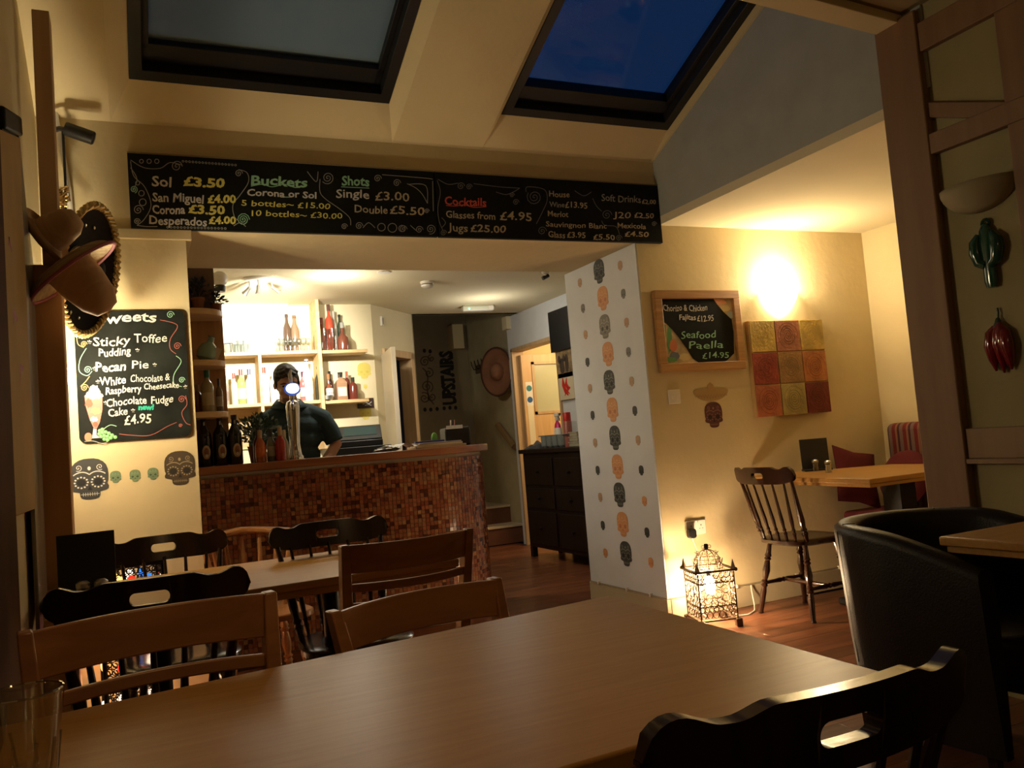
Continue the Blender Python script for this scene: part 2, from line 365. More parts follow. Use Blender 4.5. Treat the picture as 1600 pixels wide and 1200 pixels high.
# roof cover above gable back
# bar room
struct(MB().bb(.285, 2.65, 5.09, 8.15, 2.5, 2.56).bb(2.65, XR+.02, 5.09, 8.15, 2.5, 2.56), 'ceiling_bar', CEILM, 'cream ceiling over the bar and the corridor')
struct(MB().bb(.20, .30, 5.09, 7.6, 0, 2.5), 'wall_bar_left', CREAM2)
struct(MB().bb(.30, 2.07, 7.5, 7.6, 0, 2.5), 'wall_bar_back', CREAM2, 'cream wall behind the bar shelves')
# diagonal wall with a doorway in it
P0, P1 = Vector((2.07, 7.5, 0)), Vector((2.65, 8.1, 0)); dd = (P1-P0); Ld = dd.length; ad = math.atan2(dd.y, dd.x)
dg = struct(MB().bb(0, .16, 0, .1, 0, 2.5).bb(.16, Ld-.08, 0, .1, 2.05, 2.5).bb(Ld-.08, Ld, 0, .1, 0, 2.5), 'wall_diagonal', CREAM2, 'short diagonal wall with the store doorway', loc=P0, rot=(0, 0, ad))
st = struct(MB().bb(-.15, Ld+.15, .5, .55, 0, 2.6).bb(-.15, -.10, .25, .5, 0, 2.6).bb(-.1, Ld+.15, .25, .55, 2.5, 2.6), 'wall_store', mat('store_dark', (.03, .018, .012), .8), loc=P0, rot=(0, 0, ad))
struct(MB().bb(.16, .205, -.03, .11, 0, 2.05).bb(Ld-.125, Ld-.06, -.03, .11, 0, 2.09).bb(.16, Ld-.06, -.03, .11, 2.03, 2.10), 'trim_door_frame', ARCHW, 'pale wooden door frame on the diagonal wall', loc=P0, rot=(0, 0, ad), bevel=.004)
do = struct(MB().bb(-.02, .02, -.62, 0, .01, 2.03), 'door_1', mat('white_door', (.70, .62, .50), .5), 'pale door standing open edge-on beside the till', loc=P0+Vector((math.cos(ad), math.sin(ad), 0))*.155+Vector((0, -.04, 0)), rot=(0, 0, R(-8)), bevel=.003)
MB().tube([(.03, -.55, 1.0), (.075, -.55, 1.0), (.075, -.45, 1.0)], .008, 8).build('door_handle', STEEL, do)
# stair well
struct(MB().bb(2.58, 2.66, 8.1, 9.9, 0, 3.6), 'wall_stair_left', TAUPE)
struct(MB().bb(2.6, 4.0, 9.8, 9.9, 0, 3.6), 'wall_stair_back', TAUPE, 'brown wall at the foot of the stairs')
struct(MB().bb(3.92, 4.0, 8.36, 9.9, 0, 3.6), 'wall_stair_right', mat('stair_side_paint', (.46, .41, .26), .85, bump=.3, bscale=8, vary=.1, spec=.2))
struct(MB().bb(2.6, 4.0, 8.1, 9.9, 3.55, 3.6), 'ceiling_stair', TAUPE)
struct(MB().bb(2.65, 3.95, 8.08, 8.16, 2.5, 3.6), 'wall_stair_header', CREAM2)
struct(MB().bb(3.80, 3.92, 8.30, 8.42, 2.36, 2.50), 'trim_2', CREAM2)
struct(MB().bb(3.66, 3.80, 9.6, 9.8, 2.32, 2.62), 'trim_3', CREAM, 'cream boxed beam end over the stairs')
# corridor right wall with kitchen doorway (Y 7.3..8.3)
struct(MB().bb(XR, XR+.1, 5.0, 7.25, 0, 2.5).bb(XR, XR+.1, 7.25, 8.32, 2.13, 2.5).bb(XR, XR+.1, 8.32, 8.42, 0, 2.5), 'wall_corridor', WHITE, 'white corridor wall around the kitchen doorway')
struct(MB().bb(XR+.1, 5.6, 8.36, 8.44, 0, 2.6).bb(5.5, 5.6, 6.4, 8.4, 0, 2.6).bb(XR+.1, 5.6, 6.4, 6.48, 0, 2.6), 'wall_kitchen', mat('kitchen_paint', (.75, .58, .32), .8))
struct(MB().bb(XR+.1, 5.6, 6.4, 8.44, 2.5, 2.56), 'ceiling_kitchen', CEILM)
struct(MB().bb(XR-.02, XR+.12, 8.29, 8.325, 0, 2.13).bb(XR-.02, XR+.12, 7.24, 7.275, 0, 2.13).bb(XR-.02, XR+.12, 7.24, 8.325, 2.10, 2.14), 'trim_kitchen_frame', ARCHW, 'pale door frame of the kitchen doorway', bevel=.003)
kd = struct(MB().bb(0, .14, -.02, .02, .01, 2.06).bb(.14, .62, -.02, .02, .01, 1.42).bb(.14, .62, -.02, .02, 1.97, 2.06).bb(.62, .80, -.02, .02, .01, 2.06), 'door_2', DOORW, 'open kitchen door of pale orange veneer with a square window', loc=(3.91, 8.26, 0), bevel=.002)
MB().bb(.12, .64, -.028, -.005, 1.40, 1.43).bb(.12, .64, -.028, -.005, 1.95, 1.98).bb(.12, .15, -.028, -.005, 1.40, 1.98).bb(.61, .64, -.028, -.005, 1.40, 1.98).build('glazing_bead', ARCHW, kd)
MB().bb(.13, .63, -.004, .004, 1.41, 1.97).build('pane', mat('frosted_glass', (.50, .52, .36), .25), kd)
MB().bb(.035, .105, -.0225, -.02, 1.02, 1.50).build('door_plate', mat('push_plate', (.80, .74, .55), .35), kd)
sg = MB().bb(.03, .11, -.0225, -.02, 1.50, 1.76).build('sign_backing', PAPER, kd)
for zz, t in ((1.69, 'g'), (1.565, 'b')):
    mb = MB(); mb.disc((.07, zz), .033, .033, -.0232, 24); so = mb.build('safety_sign', mat('sign_teal', (.02, .20, .24), .5) if t == 'g' else mat('sign_blue', (.01, .10, .32), .5), sg)
    so['label'] = 'round teal sign' if t == 'g' else 'round blue fire door sign'
# steps
for k, (y0, z1) in enumerate(((8.55, .21), (8.86, .41))):
    s = struct(MB().bb(2.66, 3.92, y0+.012, 9.8 if k else 8.9, z1-.20, z1-.025), 'trim_step', mat('step_riser', (.14, .055, .03), .5), 'stair riser of dark red brown wood')
    MB().bb(2.66, 3.92, y0-.005, 9.8 if k else 8.9, z1-.025, z1).build('nosing', mat('step_edge', (.55, .45, .32), .4), s, bevel=.004)
# left side: posts and panels on the left wall
struct(MB().bb(-.272, -.212, 3.55, 3.66, 1.95, 2.95), 'trim_left_stud', wood('lit_timber', (.52, .34, .19), (.62, .43, .26), 2, .5, .6), 'timber stud coloured as lit above the hats on the left wall', bevel=.003)  # lamp glow on the upper post put into its pale colour
struct(MB().bb(XL, -.212, 3.55, 3.66, 0, 1.95), 'trim_left_post', wood('left_post_timber', (.40, .22, .10), (.50, .30, .15), 2, .5, .6), 'timber post on the left wall', bevel=.004)
struct(MB().bb(XL, -.29, 1.2, 2.62, 0, 2.78), 'trim_left_boarding', mat('brown_board', (.085, .036, .014), .8, vary=.15, spec=.05), 'dark brown boarding at the left edge')
pan = tag(MB().add([(x, y, z) for x in (-.33, -.297) for y, z in ((2.64, 1.05), (3.2, 1.05), (3.2, 2.31), (2.64, 2.13))], [(0, 1, 2, 3), (7, 6, 5, 4), (0, 4, 5, 1), (1, 5, 6, 2), (2, 6, 7, 3), (3, 7, 4, 0)]).build('wall_panel', [mat('stained_panel', (.42, .28, .12), .8, vary=.12, vscale=4, spec=.1)], bevel=.003), 'cream painted panel with red smears at the left edge', 'panel')
for (yy, zz, l, a_) in ((2.85, 1.63, .12, .5), (2.95, 1.48, .15, .7), (2.8, 1.84, .08, .3)):
    mb = MB()
    pts = [(yy+l*(t-.5)*math.cos(a_)+.01*math.sin(9*t), zz+l*(t-.5)*math.sin(a_)+.02*math.sin(5*t)) for t in [i/10 for i in range(11)]]
    mb.ribbon([(p[0], p[1]) for p in pts], [.004+.02*math.sin(PI*i/10) for i in range(11)])
    mb.v = [(-.2965, x, z) for x, _, z in mb.v]; mb.build('red_smear', mat('red_smear_paint', (.30, .03, .015), .6), pan)
sh = MB(); 
vv = [(-.30, 3.2, .62), (-.30, 3.5, .70), (-.30, 3.52, 1.95), (-.30, 3.36, 2.12), (-.30, 3.215, 2.36), (-.30, 3.2, 2.36)]
n = len(vv); sh.add(vv+[(-.312, b_, c_) for _, b_, c_ in vv], [tuple(range(n)), tuple(range(2*n-1, n-1, -1))]+[(i, i+n, (i+1) % n+n, (i+1) % n) for i in range(n)])
streak = wood('streaked_sheet_material', (.10, .075, .05), (.36, .31, .24), 2, 2.2, .3)
tag(sh.build('sheet_panel', streak), 'grey streaked glossy sheet beside the red smeared panel', 'panel')
br = thing('wall_bracket', 'black bracket cap on top of the panel at the left edge', 'bracket', (-.30, 2.95, 2.245), rot=(R(17.8), 0, 0))
MB().bb(-.03, .012, -.20, .28, -.01, .055).build('cap', BLKM, br, bevel=.008); MB().bb(-.03, .0, -.2, .2, -.02, -.01).build('base', BLKM, br)
conduit = tag(MB().tube([(-.30, 4.235, 3.35), (-.255, 4.235, 2.9), (-.205, 4.235, 2.45), (-.20, 4.235, 2.3)], .011, 8).build('pipe', PWHITE), 'thin cream pipe running down the wall corner', 'pipe')
# ================================================================= DECALS AND SIGNS
def spiral(cx, cz, r, turns, a0=0, dr=1, n=40, r0=0.0):
    return [(cx+(r0+(r-r0)*i/n)*math.cos(a0+dr*2*PI*turns*i/n), cz+(r0+(r-r0)*i/n)*math.sin(a0+dr*2*PI*turns*i/n)) for i in range(n+1)]
def smooth(q, n=5):
    if len(q) > 9 or len(q) < 3: return q
    o = []; P = [q[0]]+list(q)+[q[-1]]
    for i in range(1, len(P)-2):
        for k in range(n):
            t = k/n; a, b, c, d = P[i-1], P[i], P[i+1], P[i+2]
            o.append(tuple(.5*((2*b[j])+(-a[j]+c[j])*t+(2*a[j]-5*b[j]+4*c[j]-d[j])*t*t+(-a[j]+3*b[j]-3*c[j]+d[j])*t**3) for j in (0, 1)))
    return o+[q[-1]]
def arc(cx, cz, r, a0, a1, n=14): return [(cx+r*math.cos(R(a0+(a1-a0)*i/n)), cz+r*math.sin(R(a0+(a1-a0)*i/n))) for i in range(n+1)]
def bez(p, n=16):
    o = []
    for i in range(n+1):
        t = i/n; q = list(p)
        while len(q) > 1: q = [(q[k][0]*(1-t)+q[k+1][0]*t, q[k][1]*(1-t)+q[k+1][1]*t) for k in range(len(q)-1)]
        o.append(q[0])
    return o
HALF = [(0, .59), (.13, .585), (.26, .55), (.37, .48), (.45, .38), (.49, .25), (.5, .08), (.49, -.08), (.46, -.16), (.5, -.24), (.49, -.31), (.42, -.35), (.33, -.37), (.27, -.39), (.26, -.50), (.22, -.56), (.12, -.595), (0, -.60)]
SKO = [(x, z) for x, z in HALF]+[(-x, z) for x, z in HALF[-2:0:-1]]; SKO = SKO[::-1]
def skull(w, detail=1):
    mb = MB(); o = [(x*w, z*w) for x, z in SKO]; mb.prism(o, -.0012, 0)
    for sx in (-1, 1):
        mb.disc((sx*.22*w, -.10*w), .115*w, .10*w, -.0016, 12, 1)
        if detail > 0:
            k = 12 if detail > 1 else 8
            for i in range(k):
                a = 2*PI*i/k; c = (sx*.22*w+.17*w*math.cos(a), -.10*w+.155*w*math.sin(a)); mb.disc(c, .030*w, .026*w, -.0016, 6, 2)
            mb.ribbon([(x*w, z*w) for x, z in spiral(sx*.28, .33, .10, 1.6, PI*.5, sx, 20)], .018*w, -.0013, .0004, 2)
            mb.ribbon([(x*w, z*w) for x, z in bez([(0, .12), (sx*.12, .24), (sx*.30, .22), (sx*.42, .12)], 8)], .03*w, -.0013, .0004, 2)
    mb.add([(-.06*w, -.0016, -.33*w), (.06*w, -.0016, -.33*w), (0, -.0016, -.19*w)], [(0, 1, 2)], 1)
    if detail > 0:
        for i in range(-3, 4): mb.ribbon([(i*.06*w, -.40*w), (i*.06*w, -.50*w)], .012*w, -.0013, .0004, 2)
        mb.ribbon([(-.24*w, -.45*w), (.24*w, -.45*w)], .012*w, -.0013, .0004, 2)
        mb.disc((0, .30*w), .045*w, .06*w, -.0016, 8, 2)
    return mb
SK = {'dark': ((.055, .058, .05), (.015, .015, .014), (.26, .26, .23)), 'orange': ((.62, .30, .13), (.50, .20, .09), (.72, .42, .22)),
      'green': ((.13, .20, .11), (.04, .07, .04), (.24, .32, .2)), 'brown': ((.055, .035, .018), (.01, .008, .006), (.30, .24, .14)),
      'black': ((.035, .036, .038), (.006, .006, .007), (.62, .60, .55)), 'maroon': ((.10, .03, .03), (.02, .008, .008), (.30, .16, .13)), 'yellow': ((.62, .52, .12), (.55, .45, .08), (.66, .56, .18)),
      'grey': ((.20, .19, .17), (.07, .07, .065), (.42, .40, .36)), 'tan': ((.46, .30, .19), (.38, .24, .15), (.5, .36, .25))}
def skm(k): return [mat('decal_%s_%d' % (k, i), c, .7) for i, c in enumerate(SK[k])]
ordn = ['first', 'second', 'third', 'fourth', 'fifth', 'sixth', 'seventh', 'eighth', 'ninth', 'tenth', 'eleventh']
skd = {}
def put_skull(kind, w, detail, loc, rzz, label, group=None):
    key = (kind, w, detail)
    if key not in skd: o = skull(w, detail).build('skull_decal', skm(kind), smooth=0); skd[key] = o
    else: o = skd[key].copy(); C.objects.link(o)
    o.location = loc; o.rotation_euler = (0, 0, rzz); tag(o, label, 'wall decal', group); return o
# column: one big row and two rows of small ones
CX = 2.8555
big = [(936, 424), (942, 466), (945, 510), (950, 553), (952, 597), (957, 640), (961, 684), (965, 729), (968, 773), (973, 819), (978, 865)]
kinds = ['dark', 'orange', 'grey', 'orange', 'dark', 'orange', 'dark', 'orange', 'dark', 'orange', 'dark']
for i, (x, y) in enumerate(big):
    p = at(x, y, X=CX); put_skull(kinds[i], .134, 1, p, -PI/2, '%s large %s skull decal from the top on the white column' % (ordn[i], {'dark': 'dark', 'orange': 'orange', 'grey': 'grey'}[kinds[i]]))
sm_l = [(906, 442, 'tan'), (911, 482, 'grey'), (915, 523, 'tan'), (918, 566, 'dark'), (922, 607, 'tan'), (926, 649, 'dark'), (930, 692, 'tan'), (934, 735, 'dark'), (938, 777, 'tan'), (942, 821, 'dark'), (946, 864, 'orange')]
sm_r = [(969, 415, 'tan'), (974, 459, 'grey'), (979, 504, 'tan'), (982, 550, 'grey'), (987, 596, 'tan'), (992, 642, 'dark'), (997, 688, 'tan'), (1002, 735, 'dark'), (1007, 783, 'orange'), (1011, 832, 'dark'), (1017, 879, 'orange')]
for side, L in (('left', sm_l), ('right', sm_r)):
    for i, (x, y, k) in enumerate(L):
        p = at(x, y, X=CX); put_skull(k, .052, 0, p, -PI/2, '%s small skull decal from the top in the %s row on the column' % (ordn[i], side))
# pillar decals
for (x, y, k, w_, d, lab) in ((140, 748, 'black', .155, 2, 'large black ornate skull decal on the brightly lit pillar edge'), (281, 731, 'brown', .135, 2, 'large dark brown ornate skull decal at the right of the pillar'),
      (180.5, 745, 'green', .046, 1, 'leftmost of three small green skull decals on the pillar'), (211, 743, 'green', .046, 1, 'middle one of three small green skull decals on the pillar'), (239, 740, 'green', .046, 1, 'rightmost of three small green skull decals on the pillar')):
    put_skull(k, w_, d, at(x, y, Y=YH-.0006), 0, lab)
put_skull('maroon', .135, 1, at(1115, 648, Y=YH-.0006), 0, 'maroon skull decal under the sombrero decal on the alcove wall')
put_skull('yellow', .125, 0, at(569, 579, Y=7.4994), 0, 'yellow skull decal behind the bar beside the shelves')
put_skull('yellow', .035, 0, at(571, 604, Y=7.4994), 0, 'tiny yellow skull decal under the large yellow one')
put_skull('yellow', .11, 0, at(571, 644, Y=7.4994), 0, 'yellow skull decal below the small dark picture')
# sombrero decal
p = at(1111, 616, Y=YH-.0006); mb = MB()
mb.prism([(.135*math.cos(a), .042*math.sin(a)+(.018*abs(math.cos(a))**3)) for a in [2*PI*i/28 for i in range(28)]], -.0012, 0)
mb.prism([(-.028, .02), (.028, .02), (.022, .06), (0, .075), (-.022, .06)], -.0016, -.0012)
for i in range(-5, 6): mb.ribbon([((i-.5)*.022, -.028+abs(i)*.003), (i*.022, .0), ((i+.5)*.022, -.028+abs(i)*.003)], .004, -.0016, .0003, 1)
tag(mb.build('sombrero_decal', [mat('decal_hat', (.42, .28, .12), .7), mat('decal_hat_line', (.28, .17, .07), .7)], loc=p, smooth=0), 'small brown sombrero decal above the maroon skull on the alcove wall', 'wall decal')

TEXTS = []
def text(s, parent, x, z, size, m, y=-.002, bold=.0, wobble=.0, shear=.0, rot=0, sx=1, name='lettering', align='LEFT', space=1, fit=None):
    cu = bpy.data.curves.new('txt', 'FONT'); cu.body = s; cu.size = size; cu.offset = bold; cu.shear = shear; cu.resolution_u = 2; cu.align_x = align; cu.space_character = space; cu.extrude = .0003
    o = bpy.data.objects.new('txt', cu); C.objects.link(o); TEXTS.append((o, parent, x, z, y, m, wobble, rot, sx, name, size, fit)); return o
def flush_text():
    bpy.context.view_layer.update(); dg = bpy.context.evaluated_depsgraph_get(); out = []
    for t in TEXTS: out.append(bpy.data.meshes.new_from_object(t[0].evaluated_get(dg)))
    for me, (o, parent, x, z, y, m, wob, rot, sx, name, size, fit) in zip(out, TEXTS):
        if fit: xs = [v.co.x for v in me.vertices]; sx = fit/max(1e-4, max(xs)-min(xs)); x -= min(xs)*sx
        for i, v in enumerate(me.vertices):
            a, b, c = v.co.x*sx, v.co.y, v.co.z
            if wob:
                b += wob*size*math.sin(a/size*2.1+x*30)+wob*size*.6*math.sin(a/size*5.3+z*20)
                a += wob*size*.5*math.sin(b/size*4+a/size*3)
            ca, sa = math.cos(rot), math.sin(rot)
            v.co = (x+a*ca-b*sa, y-c, z+a*sa+b*ca)
        me.materials.clear(); me.materials.append(m)
        ob = bpy.data.objects.new(name, me); C.objects.link(ob); ob.parent = parent
        bpy.data.objects.remove(o)
    TEXTS.clear()

# ---------- long menu boards; local x to the right, z up from bottom left
BZ0, BH = 2.282, .362
def board(x0, x1, label):
    t = thing('menu_board', label, 'chalkboard', (x0, YH-.001, BZ0))
    W = x1-x0
    MB().bb(0, W, -.028, 0, 0, BH).build('panel', BLACK, t, bevel=.002)
    MB().bb(0, W, -.030, 0, BH, BH+.006).build('top_edge', mat('raw_board_edge', (.24, .18, .09), .7), t)
    return t, W
b1, W1 = board(.046, 1.572, 'long black chalk menu board with beers, buckets and shots')
b2, W2 = board(1.580, 3.043, 'long black chalk menu board with cocktails, wine and soft drinks')
Y0 = -.0285
def bx(x, y, b): # pixel of a mark on the board front, to board coordinates
    q = at(x, y, Y=YH-.03); return q.x-b.location.x, q.z-BZ0
def T(b, s, x, y, size, m, bold=.0016, **k):
    xx, zz = bx(x, y, b); k['sx'] = k.get('sx', 1)*.90; return text(s, b, xx, zz, size, m, Y0-.001, bold, .035, .08, **k)
def TW(b, rows):
    for st, x0, x1, y, z, m, bo in rows: T(b, st, x0, y, z, m, bo, fit=(bx(x1, y, b)[0]-bx(x0, y, b)[0]))
TW(b1, (('Sol', 237, 269, 290, .070, CHW, .0014), ('£3.50', 286, 352, 290, .062, CHY, .0024), ('San Miguel', 238, 319, 314, .060, CHW, .0014), ('£4.00', 324, 369, 316, .056, CHY, .0022), ('Corona', 238, 289, 333, .058, CHW, .0016), ('£3.50', 294, 352, 333, .060, CHY, .0022), ('Desperados', 233, 323, 350, .058, CHW, .0013), ('£4.00', 326, 369, 349, .052, CHY, .0020),
    ('Buckets', 392, 480, 288, .068, CHG, .0018), ('Corona or Sol', 386, 495, 305, .048, CHW, .0012), ('5 bottles~ £15.00', 377, 516, 321, .042, CHY, .0004), ('10 bottles~ £30.00', 393, 535, 337, .042, CHY, .0003), ('Shots', 534, 577, 289, .070, CHG, .0018), ('Single', 525, 577, 308, .064, CHW, .0008), ('£3.00', 586, 640, 312, .066, CHB, .0006), ('Double', 554, 606, 332, .058, CHB, .0006), ('£5.50', 609, 664, 334, .062, CHB, .0008)))
def rib(b, pts_px, m, wd, name='chalk_scroll'):
    mb = MB()
    for q in pts_px: mb.ribbon([bx(x, y, b) for x, y in smooth(q)], wd, Y0, .001)
    o = mb.build(name, m, b, smooth=0); o['kind'] = 'stuff'; return o
def sp(x, y, r, turns=2, a0=0, dr=1): return spiral(x, y, r, turns, a0, dr, 30)
rib(b1, [[(392, 291), (410, 288), (425, 292), (445, 288), (462, 293), (480, 289)], [(533, 292), (577, 294)], [(443, 308), (456, 308)]], CHG, .004, 'underline')
rib(b1, [sp(276, 260, 9), [(204, 250), (225, 262), (250, 263), (266, 254), (284, 258)], sp(373, 271, 6), [(373, 265), (386, 270), (388, 285), (375, 305), (364, 320), (366, 338), (374, 346)],
         [(204, 252), (209, 275), (226, 292), (236, 320), (226, 342), (214, 352)], sp(216, 328, 8), sp(214, 346, 5), [(204, 262), (214, 280), (207, 300)],
         [(214, 352), (228, 354), (246, 354)], [(365, 353), (375, 348), (384, 354)], [(480, 268), (494, 284), (497, 268)], sp(512, 278, 10, 2.4), [(500, 280), (500, 300), (510, 312), (530, 326), (546, 340), (548, 352)], sp(538, 354, 5),
         sp(590, 279, 6), sp(620, 286, 6), [(597, 273), (660, 278), (676, 280)], [(636, 287), (650, 294), (660, 304), (668, 318)], [(676, 283), (677, 330)], [(637, 288), (665, 290), (668, 318)], sp(561, 353, 6), sp(630, 358, 6), sp(655, 359, 6), sp(673, 358, 8, 2.3),
         [(567, 356), (576, 348), (586, 356)], [(641, 352), (650, 360)], sp(667, 330, 4)], CHGR, .0035)
rib(b1, [sp(209, 296, 6, 2.2), sp(380, 343, 10, 3)], CHG, .004)
mb = MB()
for (x0_, y0_, x1_, y1_, n_) in ((286, 252, 368, 258, 17), (262, 355, 352, 357, 18)):
    for i in range(n_):
        t = i/(n_-1); c = bx(x0_+(x1_-x0_)*t, y0_+(y1_-y0_)*t, b1); mb.ribbon([(c[0]+.0045*math.cos(a), c[1]+.0045*math.sin(a)) for a in [2*PI*j/8 for j in range(9)]], .003, Y0, .001)
for x, y, r in ((221, 252, 3), (233, 252, 3.4), (245, 252, 3.4), (215, 286, 3.2), (221, 302, 4.4), (223, 316, 5.4), (596, 355, 6), (613, 356, 7), (628, 357, 5)):
    mb.ribbon([bx(x+r*math.cos(a), y+r*math.sin(a), b1) for a in [2*PI*j/12 for j in range(13)]], .0035, Y0, .001)
mb.build('chalk_beads', CHGR, b1, smooth=0)['kind'] = 'stuff'
TW(b2, (('Cocktails', 695, 760, 320, .066, CHR, .0013), ('Glasses from', 697, 774, 340, .056, CHB, .0006), ('£4.95', 781, 831, 343, .068, CHB, .0008), ('Jugs', 700, 731, 361, .062, CHB, .0006), ('£25.00', 735, 791, 362, .058, CHB, .0008),
    ('House', 858, 890, 307, .050, CHB, .0004), ('Wine', 859, 882, 323, .044, CHGR, .0004), ('£13.95', 883, 918, 324, .050, CHB, .0006), ('Merlot', 856, 888, 338, .048, CHB, .0003), ('Sauvingnon Blanc', 853, 948, 354, .044, CHB, .0003), ('Glass', 857, 883, 371, .052, CHB, .0004), ('£3.95', 886, 915, 371, .048, CHB, .0006), ('£5.50', 927, 961, 374, .046, CHB, .0006),
    ('Soft Drinks', 940, 1001, 314, .060, CHGR, .0004), ('£2.00', 1003, 1025, 318, .038, CHB, .0008), ('J20', 958, 986, 340, .054, CHB, .0002), ('£2.50', 991, 1022, 340, .044, CHB, .0006), ('Mexicola', 965, 1009, 356, .046, CHB, .0004), ('£4.50', 976, 1014, 369, .044, CHB, .0008)))
rib(b2, [[(697, 321), (712, 322), (725, 320), (740, 324), (760, 323)]], CHR, .004, 'underline')
rib(b2, [[(683, 282), (688, 300), (684, 325), (686, 345), (692, 360)], [(684, 280), (700, 288), (716, 286)], sp(720, 291, 6), sp(733, 292, 5), [(740, 287), (780, 292), (812, 294)], sp(835, 308, 12, 2.6), [(822, 300), (824, 292), (850, 296), (855, 312), (848, 330), (838, 350)],
         sp(806, 316, 5), sp(800, 305, 4), [(775, 300), (790, 304), (802, 300), (812, 294)], [(898, 298), (912, 306), (924, 300)], sp(948, 336, 8), [(926, 310), (932, 322), (940, 330)], [(940, 345), (945, 352), (962, 354), (968, 366)], sp(967, 372, 5), sp(1022, 350, 4), sp(693, 364, 5), sp(847, 361, 7), [(690, 340), (696, 348), (690, 356)]], mat('chalk_dim', (.20, .20, .18), .9), .0035)

# ---------- Sweets board
rr = lambda w_, h_, r_, n=6: [(cx_+r_*math.cos(a), cz_+r_*math.sin(a)) for cx_, cz_, a0 in ((w_-r_, r_, -90), (w_-r_, h_-r_, 0), (r_, h_-r_, 90), (r_, r_, 180)) for a in [R(a0+90*i/n) for i in range(n+1)]]
tl = at(112, 489, Y=YH-.01); trr = at(287, 484, Y=YH-.01); bl = at(129, 694, Y=YH-.01)
SBX, SBZ, SBW, SBH = -.212, 1.288, .472, .605
sb = thing('sweets_board', 'black chalkboard listing sweets with painted sundae on the pillar', 'chalkboard', (SBX, YH-.001, SBZ))
MB().prism(rr(SBW, SBH, .03), -.012, 0).build('panel', mat('chalk_smeared_board', (.011, .013, .012), .75, vary=.6, vscale=7, spec=.1), sb)
def sx_(x, y): q = at(x, y, Y=YH-.013); return q.x-SBX, q.z-SBZ
def TS(s, x, y, size, m=CHW, bold=.0012, sx=1): xx, zz = sx_(x, y); text('*' if s == 'x' else s, sb, xx, zz-(.014 if s == 'x' else 0), size*.95, m, -.0135, bold*.8, .05, .1, R(1.2), 1, fit=None if s == 'x' else sx_(sx, y)[0]-xx)
for st_, x0_, x1_, y_, z_, m_, bo_ in (('Sweets', 150, 245, 505, .070, CHW, .0018), ('Sticky', 145, 205, 541, .062, CHW, .0008), ('Toffee', 210, 261, 536, .062, CHW, .0004), ('Pudding', 154, 205, 557, .054, CHW, .0010), ('Pecan', 149, 197, 581, .062, CHW, .0016), ('Pie', 206, 233, 577, .056, CHW, .0004), ('White', 156, 197, 602, .056, CHW, .0012), ('Chocolate &', 204, 266, 598, .050, CHW, .0003),
    ('Raspberry', 165, 222, 616, .050, CHW, .0010), ('Cheesecake', 225, 280, 609, .042, CHW, .0006), ('Chocolate', 166, 230, 635, .054, CHW, .0010), ('Fudge', 236, 271, 631, .054, CHW, .0006), ('Cake', 169, 200, 650, .052, CHW, .0010), ('new!', 216, 241, 641, .036, CHT, .0024), ('£4.95', 194, 237, 664, .064, CHW, .0010)): TS(st_, x0_, y_, z_, m_, bo_, x1_)
for x_, y_ in ((136, 538), (211, 551), (144, 580), (238, 573), (149, 600), (286, 608), (161, 632), (204, 645)): TS('x', x_, y_, .045)
def ribs(L, m, wd=.003, name='chalk_scroll'):
    mb = MB()
    for q in L: mb.ribbon([sx_(x, y) for x, y in smooth(q)], wd, -.0125, .001)
    o = mb.build(name, m, sb, smooth=0); o['kind'] = 'stuff'; return o
ribs([sp(131, 538, 5), [(120, 527), (122, 538), (131, 543)], sp(132, 606, 6), [(140, 588), (134, 596), (126, 604)]], CHO); ribs([sp(137, 578, 6), [(135, 544), (125, 562), (124, 580), (136, 587), (144, 580)], sp(266, 492, 6), sp(284, 594, 5), [(275, 556), (283, 565), (272, 585), (272, 600), (284, 604)]], CHG)
ribs([sp(277, 541, 6), [(250, 500), (272, 505), (277, 512), (266, 530), (266, 545), (275, 553)], sp(284, 624, 6), [(290, 618), (292, 632), (284, 645), (290, 660), (298, 664)], sp(282, 665, 3), [(186, 678), (205, 680), (235, 680), (262, 666), (276, 660)]], mat('chalk_dark_red', (.35, .10, .08), .9))
def poly(pts, m, name, y=-.0130, par=sb, f=sx_):
    q = [f(x, yy) for x, yy in pts]
    return MB().add([(a_, y, b_) for a_, b_ in q], [tuple(range(len(q)))]).build(name, m, par, smooth=0)
def blob(cx, cy, rx, ry, n=14, j=.0): return [(cx+rx*math.cos(2*PI*i/n)*(1+j*math.sin(i*2.3)), cy+ry*math.sin(2*PI*i/n)*(1+j*math.cos(i*3.1))) for i in range(n)]
sund = poly([(132, 618), (160, 615), (160, 640), (156, 660), (151, 670), (147, 670), (140, 655), (134, 635)], mat('paint_pink', (.62, .18, .14), .6), 'sundae_glass')
poly([(146, 669), (151, 669), (151, 680), (158, 684), (144, 685)], CHW, 'sundae_stem'); poly(blob(147, 617, 14, 7, j=.2), mat('paint_cream', (.80, .66, .52), .6), 'sundae_cream', -.0134); poly(blob(147, 608, 8, 6, j=.2), CHW, 'sundae_top', -.0136)
poly(blob(150, 642, 8, 5, j=.2), CHO, 'sundae_fruit', -.0134); poly(blob(139, 630, 6, 7, j=.2), CHR, 'sundae_sauce', -.0134); poly(blob(147, 655, 6, 4, j=.2), CHW, 'sundae_ice', -.0136); poly(blob(149, 663, 4, 4), CHR, 'sundae_berry', -.0138)
mb = MB()
for gx, gy in ((155, 678), (160, 676), (165, 675), (170, 677), (175, 680), (158, 682), (163, 681), (168, 682), (173, 684), (180, 683), (163, 686), (168, 687), (156, 673), (160, 671)):
    c = sx_(gx, gy); mb.disc(c, .0085, .0085, -.0134-.0002*(gx % 3), 10, 0); mb.disc((c[0]-.002, c[1]+.002), .003, .003, -.0142, 6, 1)
